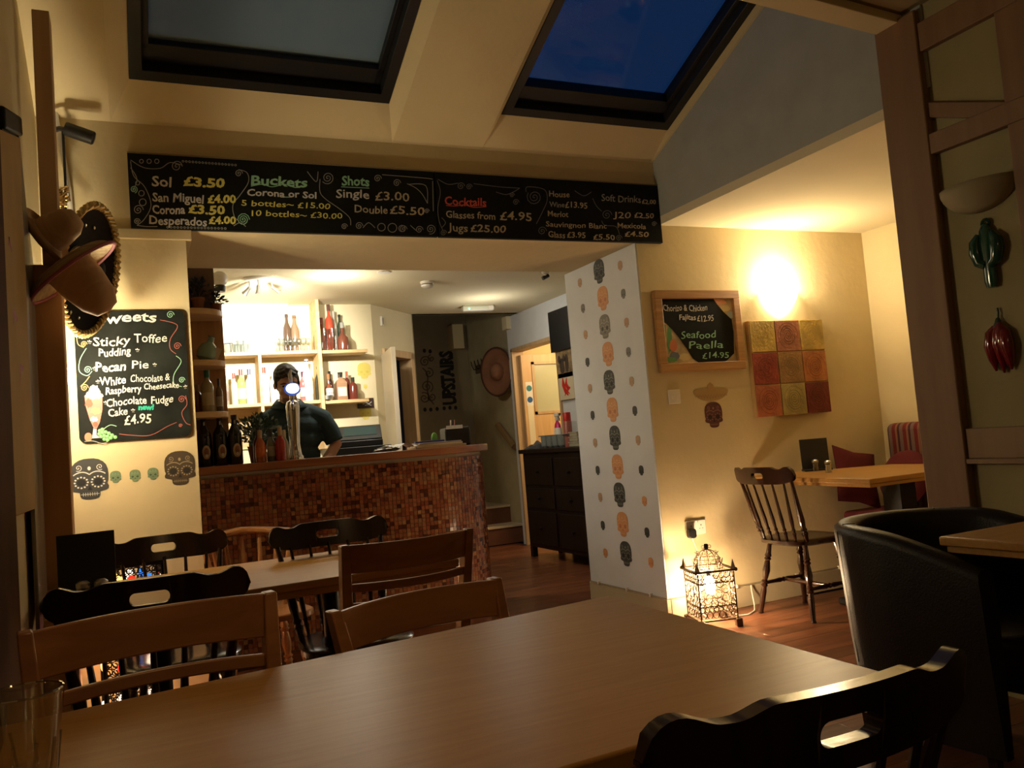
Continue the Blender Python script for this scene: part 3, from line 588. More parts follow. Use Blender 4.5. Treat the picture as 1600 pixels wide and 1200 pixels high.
mb.build('painted_grapes', [mat('paint_green', (.16, .42, .16), .5), mat('paint_pale_green', (.5, .75, .45), .5)], sb, smooth=0)
ribs([[(160, 672), (168, 666), (174, 664), (182, 666)]], CHG); poly(blob(138, 683, 6, 7), mat('paint_strawberry', (.66, .16, .08), .5), 'painted_strawberry'); ribs([[(132, 690), (145, 689), (160, 693), (168, 690)]], CHGR)

# ---------- specials board in the alcove
FX, FZ, FWd, FHh = 2.94, 1.479, .65, .506
fb_ = thing('specials_board', 'wood framed chalkboard with fajitas and paella on the alcove wall', 'chalkboard', (FX, YH-.001, FZ))
e = .052
MB().bb(e*.5, FWd-e*.5, -.012, 0, e*.5, FHh-e*.5).build('panel', [mat('painted_scene', (.52, .40, .24), .6, vary=.4, vscale=9)], fb_)
for (x0, x1, z0, z1) in ((0, FWd, 0, e), (0, FWd, FHh-e, FHh), (0, e, e, FHh-e), (FWd-e, FWd, e, FHh-e)): MB().bb(x0, x1, -.035, 0, z0, z1).build('frame_rail', FRAMEW, fb_, bevel=.004)
def fx_(x, y): q = at(x, y, Y=YH-.013); return q.x-FX, q.z-FZ
blk = [(1031, 465), (1113, 465), (1120, 475), (1130, 487), (1143, 499), (1146, 520), (1147, 552), (1136, 563), (1130, 566), (1092, 567), (1082, 560), (1073, 545), (1060, 527), (1050, 515), (1040, 505), (1032, 503)]
poly(blk[::-1], BLACK, 'chalk_area', -.0135, fb_, fx_)
mb = MB()
for k_, (cx_, cy_, rx_, ry_, mi) in enumerate(((1046, 530, 4, 22, 0), (1038, 520, 3, 14, 0), (1052, 540, 6, 10, 1), (1054, 556, 8, 6, 2), (1048, 562, 10, 4, 0), (1070, 558, 9, 6, 3), (1123, 472, 12, 4, 4), (1132, 482, 9, 5, 3), (1141, 492, 5, 6, 5))):
    q = [fx_(a_, b_) for a_, b_ in blob(cx_, cy_, rx_, ry_, j=.1)]; mb.add([(a_, -.0131-.00004*k_, b_) for a_, b_ in q], [tuple(range(len(q)))], mi)
mb.build('painted_corner_scene', [mat('paint_leaf', (.10, .28, .08), .6), mat('paint_brick', (.55, .16, .06), .6), mat('paint_slate', (.12, .15, .22), .6), mat('paint_straw', (.62, .50, .26), .6), mat('paint_sunset', (.80, .38, .20), .6), mat('paint_sky', (.42, .52, .56), .6)], fb_, smooth=0)
def TF(s, x, y, size, m=CHW, bold=.0005, sx=1): xx, zz = fx_(x, y); text(s, fb_, xx, zz, size, m, -.0145, bold, .05, .1, R(-.5), 1, fit=fx_(sx, y)[0]-xx)
for st_, x0_, x1_, y_, z_, m_, bo_ in (('Chorizo & Chicken', 1036, 1105, 486, .056, CHW, .0004), ('Fajitas', 1061, 1087, 500, .048, CHW, .0006), ('£12.95', 1089, 1115, 502, .054, CHW, .0004), ('Seafood', 1064, 1119, 529, .064, CHG, .0002), ('Paella', 1076, 1130, 545, .064, CHG, .0002), ('£14.95', 1097, 1139, 560, .054, CHG, .0002)): TF(st_, x0_, y_, z_, m_, bo_, x1_)

# ---------- nine square painting
PX, PZ = 3.637, 1.162; PW, PH = .628, .622
pt = thing('square_painting', 'canvas of nine square swirls in yellow, red and ochre on the alcove wall', 'painting', (PX, YH-.001, PZ))
MB().bb(0, PW, -.035, 0, 0, PH).build('canvas', mat('canvas_edge', (.40, .25, .09), .8), pt, bevel=.003)
cols = [[(.52, .36, .08), (.36, .13, .07), (.50, .34, .08)], [(.27, .035, .015), (.30, .16, .05), (.42, .15, .04)], [(.42, .12, .05), (.40, .32, .11), (.17, .02, .012)]]
lin = [[(.40, .28, .06), (.09, .02, .012), (.42, .28, .07)], [(.14, .012, .008), (.16, .09, .03), (.24, .05, .015)], [(.22, .04, .02), (.19, .15, .05), (.10, .008, .006)]]
cwid = PW/3
for i in range(3):
    for j in range(3):
        x0 = j*cwid+.004; z0 = PH-(i+1)*cwid+.006
        pc = MB().bb(x0, x0+cwid-.008, -.042, -.035, z0, z0+cwid-.008).build('painted_square', mat('square_%d%d' % (i, j), cols[i][j], .6, bump=.6, bscale=60, vary=.3, vscale=14), pt, bevel=.002)
        mb = MB(); cx_, cz_ = x0+cwid/2-.004, z0+cwid/2-.004
        mb.ribbon([(cx_+(x-cx_)*.92, z) for x, z in spiral(cx_, cz_, .072, 4.5, i+j, 1 if (i+j) % 2 else -1, 70)], [.0045+.002*math.sin(q_*.7) for q_ in range(71)], -.042, .001)
        mb.ribbon([(cx_+.084*math.cos(a), cz_+.084*math.sin(a)) for a in [2*PI*q_/24 for q_ in range(20)]], .003, -.042, .001)
        mb.build('swirl', mat('swirl_%d%d' % (i, j), lin[i][j], .6), pc, smooth=0)
# ---------- switch, socket, cable
q = at(1053, 620, Y=YH)
swt = thing('light_switch', 'white double light switch below the specials board', 'switch', (q.x, YH, q.z)); MB().bb(-.043, .043, -.010, 0, -.043, .043).build('plate', PWHITE, swt, bevel=.003)
for s_ in (-1, 1): MB().bb(s_*.017-.006, s_*.017+.006, -.015, -.010, -.012, .012).build('rocker', PWHITE, swt, bevel=.002)
q = at(1086, 824, Y=YH)
so_ = thing('wall_socket', 'white double wall socket above the floor lantern', 'socket', (q.x, YH, q.z)); MB().bb(-.073, .073, -.012, 0, -.043, .043).build('plate', PWHITE, so_, bevel=.003)
mb = MB()
for s_ in (-.036, .036):
    mb.bb(s_-.003, s_+.003, -.0128, -.012, .008, .016); mb.bb(s_-.014, s_-.008, -.0128, -.012, -.010, -.006); mb.bb(s_+.008, s_+.014, -.0128, -.012, -.010, -.006)
mb.build('pin_holes', BLK, so_)
for s_ in (-.012, .012): MB().bb(s_-.004, s_+.004, -.017, -.012, .022, .034).build('rocker', PWHITE, so_, bevel=.001)
q = at(1079, 834, Y=YH-.02)
pg = thing('power_plug', 'black mains plug and cable in the socket above the lantern', 'plug', (q.x, YH-.0125, q.z)); MB().prism([(x-.026, z-.026) for x, z in rr(.052, .056, .016)], -.035, 0).build('plug_body', BLK, pg, bevel=.004)
L0 = Vector((2.99, 4.02, 0))
MB().tube([Vector(p_)-pg.location for p_ in ((q.x, YH-.03, q.z-.02), (q.x+.03, YH-.03, .38), (q.x+.035, YH-.03, .30), (q.x+.02, YH-.03, .12), (3.05, 4.20, .02), (3.06, 4.17, .006))], .0035, 6).build('cable', PWHITE, pg)
cb = thing('mains_cable', 'cable clipped along the skirting of the column and the alcove', 'cable', (2.85, YH, .14))
MB().tube([(-.010, .9, -.008), (-.010, .4, -.006), (-.010, -.02, -.006), (.25, -.020, -.006), (.9, -.022, -.006), (1.8, -.022, -.004)], .0045, 6).build('wire', mat('cable_sleeve', (.30, .24, .16), .5), cb)
for yy in (.15, .42, .78): MB().bb(-.022, -.001, yy-.008, yy+.008, -.016, .006).build('clip', PWHITE, cb, bevel=.002)
for xx in (.5, .98, 1.35): MB().bb(xx-.008, xx+.008, -.034, -.016, -.016, .006).build('clip', PWHITE, cb, bevel=.002)
wc = tag(MB().tube([(3.20, 4.12, .008), (3.30, 4.10, .006), (3.42, 4.13, .008), (3.50, 4.20, .05), (3.52, 4.235, .16)], .004, 6).build('lamp_flex'), 'x', 'cable') if False else None
fx2 = MB().tube([(3.17, 4.08, .006), (3.27, 4.05, .006), (3.36, 4.10, .006), (3.42, 4.17, .02), (3.45, 4.22, .10), (3.46, 4.232, .128)], .004, 6).build('lamp_flex', PWHITE); tag(fx2, 'white flex curving over the floor right of the lantern', 'cable')

# ---------- wall sconces
OPAL = mat('lit_opal_glass', (.9, .8, .6), .5, emit=(1, .80, .48), estr=24.0)
def sconce(loc, rzz, label, m):
    t = thing('wall_lamp', label, 'wall lamp', loc, rzz)
    MB().bb(-.05, .05, -.012, 0, -.07, .05).build('back_plate', BLKM, t, bevel=.004)
    mb = MB(); n = 16; K = 8; vs = []; fs = []
    for k in range(K+1):
        a = PI/2*k/K; r_ = .132*math.cos(PI/2-a)**.8+.004; z_ = -.13+.16*(k/K)
        for i in range(n+1): th = PI+PI*i/n; vs.append((r_*math.cos(th), r_*math.sin(th)*.8-.012, z_))
    for k in range(K):
        for i in range(n): p_ = k*(n+1)+i; fs.append((p_, p_+1, p_+n+2, p_+n+1))
    mb.add(vs, fs); sh_ = mb.build('lamp_shade', m, t); s_ = sh_.modifiers.new('s', 'SOLIDIFY'); s_.thickness = .003
    return t
sconce((3.935, YH-.002, 1.95), 0, 'glowing half bowl wall lamp above the nine square painting', OPAL)
sconce((XL+.002, 3.83, 1.55), PI/2, 'lit wall lamp hidden behind the left timber post', OPAL)
q = at(1530, 300, X=XA)
t = thing('wall_lamp', 'unlit plaster half bowl wall lamp on the right wall', 'wall lamp', (XA+.008, q.y, q.z+.03), -PI/2); t.scale = (1.15, 1.1, 1.1)
mb = MB(); n = 20; K = 8; vs = []; fs = []
for k in range(K+1):
    a = PI/2*k/K
    for i in range(n+1): th = PI+PI*i/n; vs.append(((.135*math.sin(a)+.002)*math.cos(th), (.135*math.sin(a)+.002)*math.sin(th)*.75, -.10*math.cos(a)))
for k in range(K):
    for i in range(n): p_ = k*(n+1)+i; fs.append((p_, p_+1, p_+n+2, p_+n+1))
mb.add(vs, fs); sh_ = mb.build('lamp_shade', mat('plaster_bowl', (.27, .22, .12), .8), t); s_ = sh_.modifiers.new('s', 'SOLIDIFY'); s_.thickness = .008
MB().bb(-.04, .04, -.01, 0, -.05, .0).build('back_plate', PWHITE, t)

# ---------- cactus and chilli ornaments
q0 = at(1546, 400, X=XA)
t = thing('cactus_ornament', 'dark green ceramic cactus hanging on the right wall', 'ornament', (XA+.009, q0.y, q0.z), -PI/2)
CER = mat('green_ceramic', (.008, .055, .035), .15, coat=.6); CERR = mat('red_ceramic', (.16, .006, .01), .12, coat=.8); CERG = mat('chilli_stalk', (.02, .04, .02), .4)
mb = MB(); prof = [(.001, -.125), (.020, -.122), (.026, -.10), (.026, -.02), (.030, .05), (.026, .10), (.012, .125), (.001, .13)]; mb.lathe(prof, 16, (0, -.016, 0), sy=.6); mb.build('cactus_trunk', CER, t)
for s_ in (-1, 1): MB().tube([(s_*.010, -.020, -.035), (s_*.034, -.022, -.020), (s_*.044, -.022, .02), (s_*.042, -.022, .06), (s_*.028, -.020, .09)], [.018, .022, .026, .024, .010], 12).build('cactus_arm', CER, t)
MB().ring((0, -.010, .128), .016, .006, 10, 5).build('cactus_flower', CER, t)
q0 = at(1565, 540, X=XA)
t = thing('chilli_ornament', 'dark red glossy chilli bunch ornament under the cactus', 'ornament', (XA+.009, q0.y, q0.z), -PI/2)
for i, (dx, dz, lean, ln) in enumerate(((-.026, 0, -.010, .125), (.0, .004, .004, .135), (.026, -.002, .016, .125), (.012, .01, .022, .11))):
    pts = [(dx*.5, -.014, .075+dz), (dx, -.020, .05+dz), (dx*1.25, -.022, .0+dz), (dx+lean*.6, -.018, -.05+dz), (dx+lean*.4, -.012, .09-ln-.06)]
    MB().tube(pts, [.012, .024, .026, .018, .004], 12).build('chilli', CERR, t)
MB().lathe([(.001, .11), (.008, .105), (.014, .088), (.026, .07), (.024, .055), (.001, .055)], 12, (0, -.014, 0), sy=.7).build('stalk_cap', CERG, t); MB().tube([(0, -.012, .10), (.004, -.012, .13), (.0, -.008, .145)], .004, 6).build('stalk', CERG, t)
# ================================================================= LANTERNS
def lattice_face(mb, W, H, z0, M4, seed=0, k=5):
    """metal ring pattern on a face W wide, H tall from z0, in the plane y=0"""
    def add_ring(cx, cz, r, t_, sz=1): mb.ring(M4@Vector((cx, 0, cz)), r, t_, 12, 4, M4.to_3x3(), sz=sz)
    rows = [(z0+.03, .017), (z0+.062, .013)]
    for z, r in rows:
        n_ = int(W/(2*r)); 
        for i in range(n_): add_ring(-W/2+r+(W-2*r)*i/(n_-1), z, r, .0028)
    zt = z0+H
    for z, r in ((zt-.025, .014), (zt-.05, .012)):
        n_ = int(W/(2*r))
        for i in range(n_): add_ring(-W/2+r+(W-2*r)*i/(n_-1), z, r, .0026)
    zc = z0+H*.54
    add_ring(0, zc, .026, .003)
    for i in range(8):
        a = 2*PI*i/8+.39; add_ring(.052*math.cos(a), zc+.052*math.sin(a)*1.15, .020, .0028, 1.15)
    for sx in (-1, 1):
        for zz in (.095, .125): add_ring(sx*(W/2-.018), z0+zz, .013, .0024)
        add_ring(sx*(W/2-.020), zt-.085, .017, .0024)
    for sx in (-1, 1):
        mb.tube([M4@Vector((sx*W/2, 0, z0)), M4@Vector((sx*W/2, 0, zt))], .004, 5)
    for z in (z0, z0+.078, zt-.065, zt): mb.tube([M4@Vector((-W/2, 0, z)), M4@Vector((W/2, 0, z))], .0035, 5)
ln = thing('floor_lantern', 'pierced metal lantern glowing on the floor by the white column', 'lantern', L0, R(-16))
Wl = .215
for i in range(4):
    M4 = Matrix.Rotation(i*PI/2, 4, 'Z')@Matrix.Translation((0, -Wl/2, 0)); mb = MB(); lattice_face(mb, Wl, .27, .045, M4); mb.build('side_panel', BRONZE, ln)
    a = i*PI/2+PI/4; c = Vector((math.cos(a)*Wl*.72, math.sin(a)*Wl*.72, 0))
    MB().bb(-.018, .018, -.018, .018, 0, .045).build('foot', BRONZE, ln, loc=c, rot=(0, 0, a+PI/4), bevel=.003)
    MB().lathe([(.017, .318), (.010, .34), (.001, .375)], 4, (0, 0, 0)).build('corner_spike', BRONZE, ln, loc=c*.98)
    MB().ell((0, 0, .318), (.014, .014, .012), 8).build('corner_knob', BRONZE, ln, loc=c*1.06)
MB().bb(-.115, .115, -.115, .115, .314, .320).bb(-.075, .075, -.075, .075, .3205, .322).build('collar', BRONZE, ln) if False else None
mb = MB()
for s_ in (-1, 1):
    mb.bb(-.118, .118, s_*.118-.008, s_*.118+.008, .312, .321); mb.bb(s_*.118-.008, s_*.118+.008, -.11, .11, .312, .321)
    mb.bb(-.118, .118, s_*.112-.006, s_*.112+.006, .040, .048); mb.bb(s_*.112-.006, s_*.112+.006, -.11, .11, .040, .048)
mb.build('frame', BRONZE, ln)
mb = MB()
for i in range(10):
    a = 2*PI*i/10; pts = []
    for k in range(7):
        b_ = PI/2*k/6; pts.append((.085*math.cos(b_)*math.cos(a), .085*math.cos(b_)*math.sin(a), .322+.105*math.sin(b_)))
    mb.tube(pts, .0022, 4)
    for (hh, r_) in ((.30, .016), (.85, .012)):
        c = Vector((.085*math.cos(hh)*math.cos(a+.31), .085*math.cos(hh)*math.sin(a+.31), .322+.105*math.sin(hh)))
        Mx = Matrix.Rotation(a+.31-PI/2, 3, 'Z')@Matrix.Rotation(-hh*.8, 3, 'X'); mb.ring(c, r_, .0018, 8, 4, Mx, sz=1.3)
for zz, r_ in ((.322, .085), (.375, .074)): mb.tube([(r_*math.cos(2*PI*i/20), r_*math.sin(2*PI*i/20), zz) for i in range(20)], .0025, 4, closed=True)
mb.build('dome', BRONZE, ln)
MB().lathe([(.012, .425), (.012, .455), (.009, .458), (.001, .459)], 10).build('finial', BLKM, ln)
for s_ in (-1, 1): MB().ring((s_*.020, 0, .442), .009, .0018, 10, 4).build('loop_handle', BRONZE, ln)
MB().lathe([(.001, .165), (.018, .17), (.030, .20), (.032, .23), (.022, .26), (.012, .275), (.001, .277)], 14).build('bulb', mat('lit_bulb', (1, .9, .7), .4, emit=(1, .70, .40), estr=620), ln)
MB().lathe([(.014, .275), (.014, .31)], 10).build('bulb_holder', BLKM, ln)
# jewelled lantern behind the left table
jl = thing('jewelled_lantern', 'tall dark metal lantern with coloured glass jewels behind the left table', 'lantern', (-.03, 4.04, 0), R(4))
JW = .24
gem = {'r': ((.8, .02, .01), 2.2), 'b': ((.02, .16, .6), 1.6), 'y': ((1, .55, .15), 2.2), 'w': ((1, .75, .5), 7)}
gm = {k: mat('jewel_'+k, c, .3, emit=c, estr=e_) for k, (c, e_) in gem.items()}
pat = {}
for i in range(4):
    M4 = Matrix.Rotation(i*PI/2, 4, 'Z')@Matrix.Translation((0, -JW/2, 0)); mb = MB(); M3 = M4.to_3x3()
    for sx in (-1, 1): mb.tube([M4@Vector((sx*JW/2, 0, 0.02)), M4@Vector((sx*JW/2, 0, .76))], .010, 6)
    for z in (.06, .25, .45, .64, .75): mb.tube([M4@Vector((-JW/2, 0, z)), M4@Vector((JW/2, 0, z))], .006, 5)
    rj = random.Random(3+i)
    for a_ in range(8):
        for b_ in range(24):
            cx, cz = -JW/2+.015+a_*.030, .075+b_*.0285
            mb.ring(M4@Vector((cx+rj.uniform(-.003, .003), 0, cz)), .012+rj.uniform(-.002, .002), .0032, 8, 4, M3)
    mb.build('side_panel', BLKM, jl)
    for k_, (cx, cz) in enumerate([(x_, z_) for z_ in (.155, .35, .545, .69) for x_ in (-.055, .0, .055)]):
        c = 'rbywryrbwyrb'[(k_+i*5) % 12]
        if cz == .155 or (cz == .35 and cx != 0): c = 'wywrby'[k_ % 6]
        Mx = M4@Matrix.Rotation(.6*(1 if k_ % 2 else -1), 4, 'Y')
        MB().ell((0, 0, 0), (.016, .008, .027), 10).build('jewel', gm[c], jl, loc=M4@Vector((cx, -.006, cz)), rot=(M4.to_3x3()@Matrix.Rotation(.6*(1 if k_ % 2 else -1), 3, 'Y')).to_euler())
MB().lathe([(.17, .755), (.13, .80), (.05, .84), (.01, .86), (.01, .88)], 4).build('roof', BLKM, jl, rot=(0, 0, PI/4)) if False else None
MB().bb(-.13, .13, -.13, .13, .75, .765).build('top_plate', BLKM, jl); MB().bb(-.13, .13, -.13, .13, .02, .04).build('base_plate', BLKM, jl)
MB().ell((0, 0, .28), (.028, .028, .04), 12).build('bulb', mat('lit_small_bulb', (1, .8, .5), .4, emit=(1, .42, .18), estr=160), jl)

# ================================================================= CHAIRS
def turned(p0, p1, r, kind='leg', n=10):
    p0, p1 = Vector(p0), Vector(p1)
    if kind == 'leg': pr = [(0, .75), (.06, .8), (.16, .95), (.20, 1.25), (.215, .85), (.24, 1.3), (.265, .85), (.29, 1.0), (.40, 1.35), (.50, 1.0), (.53, .8), (.555, 1.3), (.58, .8), (.61, 1.25), (.63, .85), (.70, 1.05), (.85, .9), (.96, .8), (1.0, .95)]
    elif kind == 'spindle': pr = [(0, .8), (.10, 1.0), (.14, 1.35), (.17, .85), (.20, 1.3), (.23, .9), (.35, 1.25), (.55, 1.0), (.8, .8), (1, .7)]
    else: pr = [(0, .8), (.25, 1.0), (.4, 1.35), (.45, .9), (.5, 1.4), (.55, .9), (.6, 1.35), (.75, 1.0), (1, .8)]
    mb = MB(); mb.tube([p0+(p1-p0)*t for t, _ in pr], [r*k for _, k in pr], n); return mb
def crest_rail(W=.48, H=.10, z0=.77, curve=.055, th=.022, slot=.19, back=-.27, lean=.18, ear=1.0):
    N = 56; us = sorted([-1+2*i/56 for i in range(57)]+[k*slot*q for k in (-1, 1) for q in (1, .995, .97, .93, .87)]); us = [u for i, u in enumerate(us) if i == 0 or u-us[i-1] > 1e-4]; N = len(us)-1
    def top(u):
        a = abs(u)
        def sm(x, a0, a1): t = min(1, max(0, (x-a0)/(a1-a0))); return t*t*(3-2*t)
        z = H - .014*sm(a, .40, .60) + .013*ear*sm(a, .66, .84)
        if a > .84: z -= (H*.55)*(1-math.sqrt(max(0, 1-((a-.84)/.16)**2)))
        return z
    def bot(u):
        a = abs(u); z = .0+.020*max(0, (a-.55)/.45)**1.5
        if a > .84: z += (H*.30)*(1-math.sqrt(max(0, 1-((a-.84)/.16)**2)))
        return z
    def sl(u):
        a = abs(u); mid = H*.50
        if a >= slot: return mid, mid
        h = H*.165*(max(0, 1-((max(0, a-slot*.72))/(slot*.28))**2))**.5; return mid-h, mid+h
    mb = MB(); rows = []
    for u in us:
        x = u*W/2; yb = back+curve*(1-u*u*1.0) * -1 + curve*0.0
        yb = back - curve*(1-u*u)*.9
        s0, s1 = sl(u); zs = [bot(u), s0, s1, top(u)]
        col = []
        for side in (-1, 1):
            for z in zs: col.append(Vector((x, yb-lean*(z)+side*th/2*(1 if abs(u) < .97 else .6), z0+z)))
        rows.append(col)
    vs = [p for c in rows for p in c]; fs = []
    def idx(i, side, k): return i*8+side*4+k
    for i in range(N):
        open_ = sl(us[i])[1]-sl(us[i])[0] > 1e-6 or sl(us[i+1])[1]-sl(us[i+1])[0] > 1e-6
        for k in (0, 2):
            fs.append((idx(i, 0, k), idx(i+1, 0, k), idx(i+1, 0, k+1), idx(i, 0, k+1))); fs.append((idx(i, 1, k), idx(i, 1, k+1), idx(i+1, 1, k+1), idx(i+1, 1, k)))
        fs.append((idx(i, 0, 0), idx(i, 1, 0), idx(i+1, 1, 0), idx(i+1, 0, 0))); fs.append((idx(i, 0, 3), idx(i+1, 0, 3), idx(i+1, 1, 3), idx(i, 1, 3)))
        if open_:
            fs.append((idx(i, 0, 1), idx(i+1, 0, 1), idx(i+1, 1, 1), idx(i, 1, 1))); fs.append((idx(i, 0, 2), idx(i, 1, 2), idx(i+1, 1, 2), idx(i+1, 0, 2)))
    for i in (0, N): fs.append((idx(i, 0, 0), idx(i, 0, 3), idx(i, 1, 3), idx(i, 1, 0)))
    mb.add(vs, fs); return mb
def spindle_chair(label, group, m, W=.46, SH=.45, CZ=.775):
    t = thing('spindle_chair', label, 'chair', group=group)
    # saddle seat
    n = 36; mb = MB(); out = []
    for i in range(n):
        a = 2*PI*i/n; ca, sa = math.cos(a), math.sin(a); rx = .215 if sa > 0 else .195
        out.append((math.copysign(abs(ca)**.6, ca)*rx, math.copysign(abs(sa)**.62, sa)*.205))
    vs = [(0, 0, SH-.010)]+[(x*.5, y*.5, SH-.006) for x, y in out]+[(x*.92, y*.92, SH) for x, y in out]+[(x, y, SH-.008) for x, y in out]+[(x, y, SH-.026) for x, y in out]+[(x*.9, y*.9, SH-.036) for x, y in out]
    fs = [(0, 1+i, 1+(i+1) % n) for i in range(n)]
    for k in range(4): fs += [(1+k*n+i, 1+(k+1)*n+i, 1+(k+1)*n+(i+1) % n, 1+k*n+(i+1) % n) for i in range(n)]
    fs.append(tuple(1+4*n+i for i in range(n)))
    mb.add(vs, fs); mb.build('seat', m, t, smooth=50)
    feet = []
    for sx in (-1, 1):
        for sy in (-1, 1):
            p0 = (sx*.135, sy*.12, SH-.03); p1 = (sx*.20, sy*.185, 0); feet.append((Vector(p0), Vector(p1)))
            turned(p0, p1, .0165).build('leg', m, t)
    mid = {}
    for (sx, k0, k1) in ((-1, 0, 1), (1, 2, 3)):
        f = .58; a_ = feet[k0][0].lerp(feet[k0][1], f); b_ = feet[k1][0].lerp(feet[k1][1], f); mid[sx] = (a_+b_)/2; turned(a_, b_, .011, 'str').build('stretcher', m, t)
    turned(mid[-1], mid[1], .011, 'str').build('stretcher', m, t)
    for i in range(-2, 3):
        u = i/3.1; x1 = u*W/2; yb = -.235-.055*(1-u*u)*.9
        turned((x1*.80, -.165-.012*(1-u*u), SH-.012), (x1, yb+.01, CZ+.012), .0088, 'spindle', 8).build('spindle', m, t)
    for s_ in (-1, 1):
        u = .86; turned((s_*.165, -.135, SH-.012), (s_*u*W/2, -.235-.055*(1-u*u)*.9+.004, CZ+.020), .0145, 'spindle').build('back_post', m, t)
    crest_rail(W, .10, CZ, .055, .024, back=-.235).build('crest_rail', m, t, bevel=.006, smooth=45)
    return t
GRP = None
cA = spindle_chair('near dark spindle chair, its back against the left table edge', GRP, DARKW, .50)
cA.location = (.035, 2.655, 0); cA.rotation_euler = (0, 0, R(-2)); cA.scale = (1, 1, 1)
cE = dup(cA, (.13, 3.50, 0), PI+R(6), 'dark spindle chair behind the left table, in front of the jewelled lantern')
cF = dup(cA, (.74, 3.26, 0), PI+R(3), 'dark spindle chair behind the left table, in front of the tiled bar')
cG = dup(cA, (.735, 1.045, 0), R(-1), 'dark spindle chair closest to the camera at the near table')
cG.scale = (1, 1, .96)
cI = spindle_chair('mahogany spindle chair at the alcove table beside the glowing lantern', GRP, MAHOG, .46)
cI.location = (3.56, 3.86, 0); cI.rotation_euler = (0, 0, R(-90+4))

def beech_chair(label, m, top=.88, W=.44, slats=3):
    t = thing('beech_chair', label, 'chair'); SH = .45
    mb = MB(); mb.prism([(x-.20, z-.20) for x, z in rr(.40, .40, .04)], SH-.025, SH, plane='xy'); mb.build('seat', m, t, bevel=.006)
    for s_ in (-1, 1):
        x0 = s_*.185; x1 = s_*(W/2-.014)
        MB().tube([(x0, .17, 0), (x0, .17, SH-.025)], [.016, .020], 4).build('leg', m, t)
        mb = MB(); secs = [(0, x0, -.21, .018, .020), (.43, x0, -.19, .019, .024), (.62, (x0+x1)/2, -.215, .017, .022), (top, x1, -.27, .013, .019)]
        vs = []; fs = []
        for z, x, y, hx, hy in secs: vs += [(x-hx, y-hy, z), (x+hx, y-hy, z), (x+hx, y+hy, z), (x-hx, y+hy, z)]
        for k in range(3): fs += [(k*4+i, k*4+(i+1) % 4, k*4+4+(i+1) % 4, k*4+4+i) for i in range(4)]
        fs += [(3, 2, 1, 0), (12, 13, 14, 15)]; mb.add(vs, fs); mb.build('back_post', m, t, bevel=.004)
    MB().bb(-.17, .17, .155, .175, SH-.085, SH-.025).build('apron', m, t, bevel=.002); MB().bb(-.17, .17, -.20, -.18, SH-.085, SH-.025).build('apron', m, t, bevel=.002)
    for s_ in (-1, 1): MB().bb(s_*.185-.01, s_*.185+.01, -.18, .16, SH-.085, SH-.025).build('apron', m, t, bevel=.002); MB().bb(s_*.185-.008, s_*.185+.008, -.19, .16, .18, .20).build('stretcher', m, t)
    def slat(z0, z1, name, dip=0):
        N = 16; vs = []; fs = []
        for i in range(N+1):
            u = -1+2*i/N; x = u*(W/2-.022)
            for z in (z0+dip*(1-u*u)*.3, z1-dip*(1-u*u)*0+ (0 if name != 'top_slat' else .0)):
                yy = -.215-(z-.62)*.21-.062*(1-u*u)
                for th in (-.008, .008): vs.append((x, yy+th, z))
        for i in range(N):
            a = i*4; b_ = a+4
            fs += [(a, b_, b_+2, a+2), (a+1, a+3, b_+3, b_+1), (a, a+1, b_+1, b_), (a+2, b_+2, b_+3, a+3)]
        fs += [(0, 2, 3, 1), (N*4, N*4+1, N*4+3, N*4+2)]
        MB().add(vs, fs).build(name, m, t, bevel=.003)
    slat(top-.088, top-.002, 'top_slat')
    for k in range(slats-1): slat(top-.145-.058*k, top-.120-.058*k, 'back_slat')
    return t
cB = beech_chair('beech ladder back chair across the near table, at its left end', BEECH, .875, .47, 2); cB.location = (.06, 1.545, 0); cB.rotation_euler = (0, 0, PI+R(7))
cC = beech_chair('beech chair tucked under the far edge of the near table', BEECH, .805, .47, 2); cC.location = (.665, 1.68, 0); cC.rotation_euler = (0, 0, PI+R(13))
cD = beech_chair('beech ladder back chair at the right of the left table', BEECH, .878, .44, 3); cD.location = (.74, 2.79, 0); cD.rotation_euler = (0, 0, R(5))
# pine armchair against the bar
pj = thing('pine_chair', 'pine chair with thick curved top rail standing against the bar', 'chair', (.50, 4.12, 0), PI+R(8))
MB().prism([(x-.22, z-.2) for x, z in rr(.44, .40, .08)], .42, .45, plane='xy').build('seat', BEECH, pj, bevel=.006)
for sx in (-1, 1):
    for sy in (-1, 1): turned((sx*.15, sy*.13, .42), (sx*.19, sy*.17, 0), .018).build('leg', BEECH, pj)
N = 20; vs = []; fs = []
for i in range(N+1):
    u = -1+2*i/N; a = u*1.15; x = .235*math.sin(a); y = -.225*math.cos(a)+.0; hw = .036*(1 if abs(u) < .9 else .8)
    for r_, z in ((-hw, .775), (hw, .775), (hw, .80), (-hw, .80)): k_ = (math.hypot(x, y)+r_)/math.hypot(x, y); vs.append((x*k_, y*k_, z+.03*(1-abs(u))))
for i in range(N): a = i*4; fs += [(a+k, a+(k+1) % 4, a+4+(k+1) % 4, a+4+k) for k in range(4)]
fs += [(3, 2, 1, 0), (N*4, N*4+1, N*4+2, N*4+3)]
MB().add(vs, fs).build('crest_rail', BEECH, pj, bevel=.008)
for i in range(-3, 4):
    a = i*.36; turned((.17*math.sin(a), -.16*math.cos(a), .44), (.235*math.sin(a), -.225*math.cos(a), .785), .012 if abs(i) < 3 else .017, 'spindle').build('spindle', BEECH, pj)

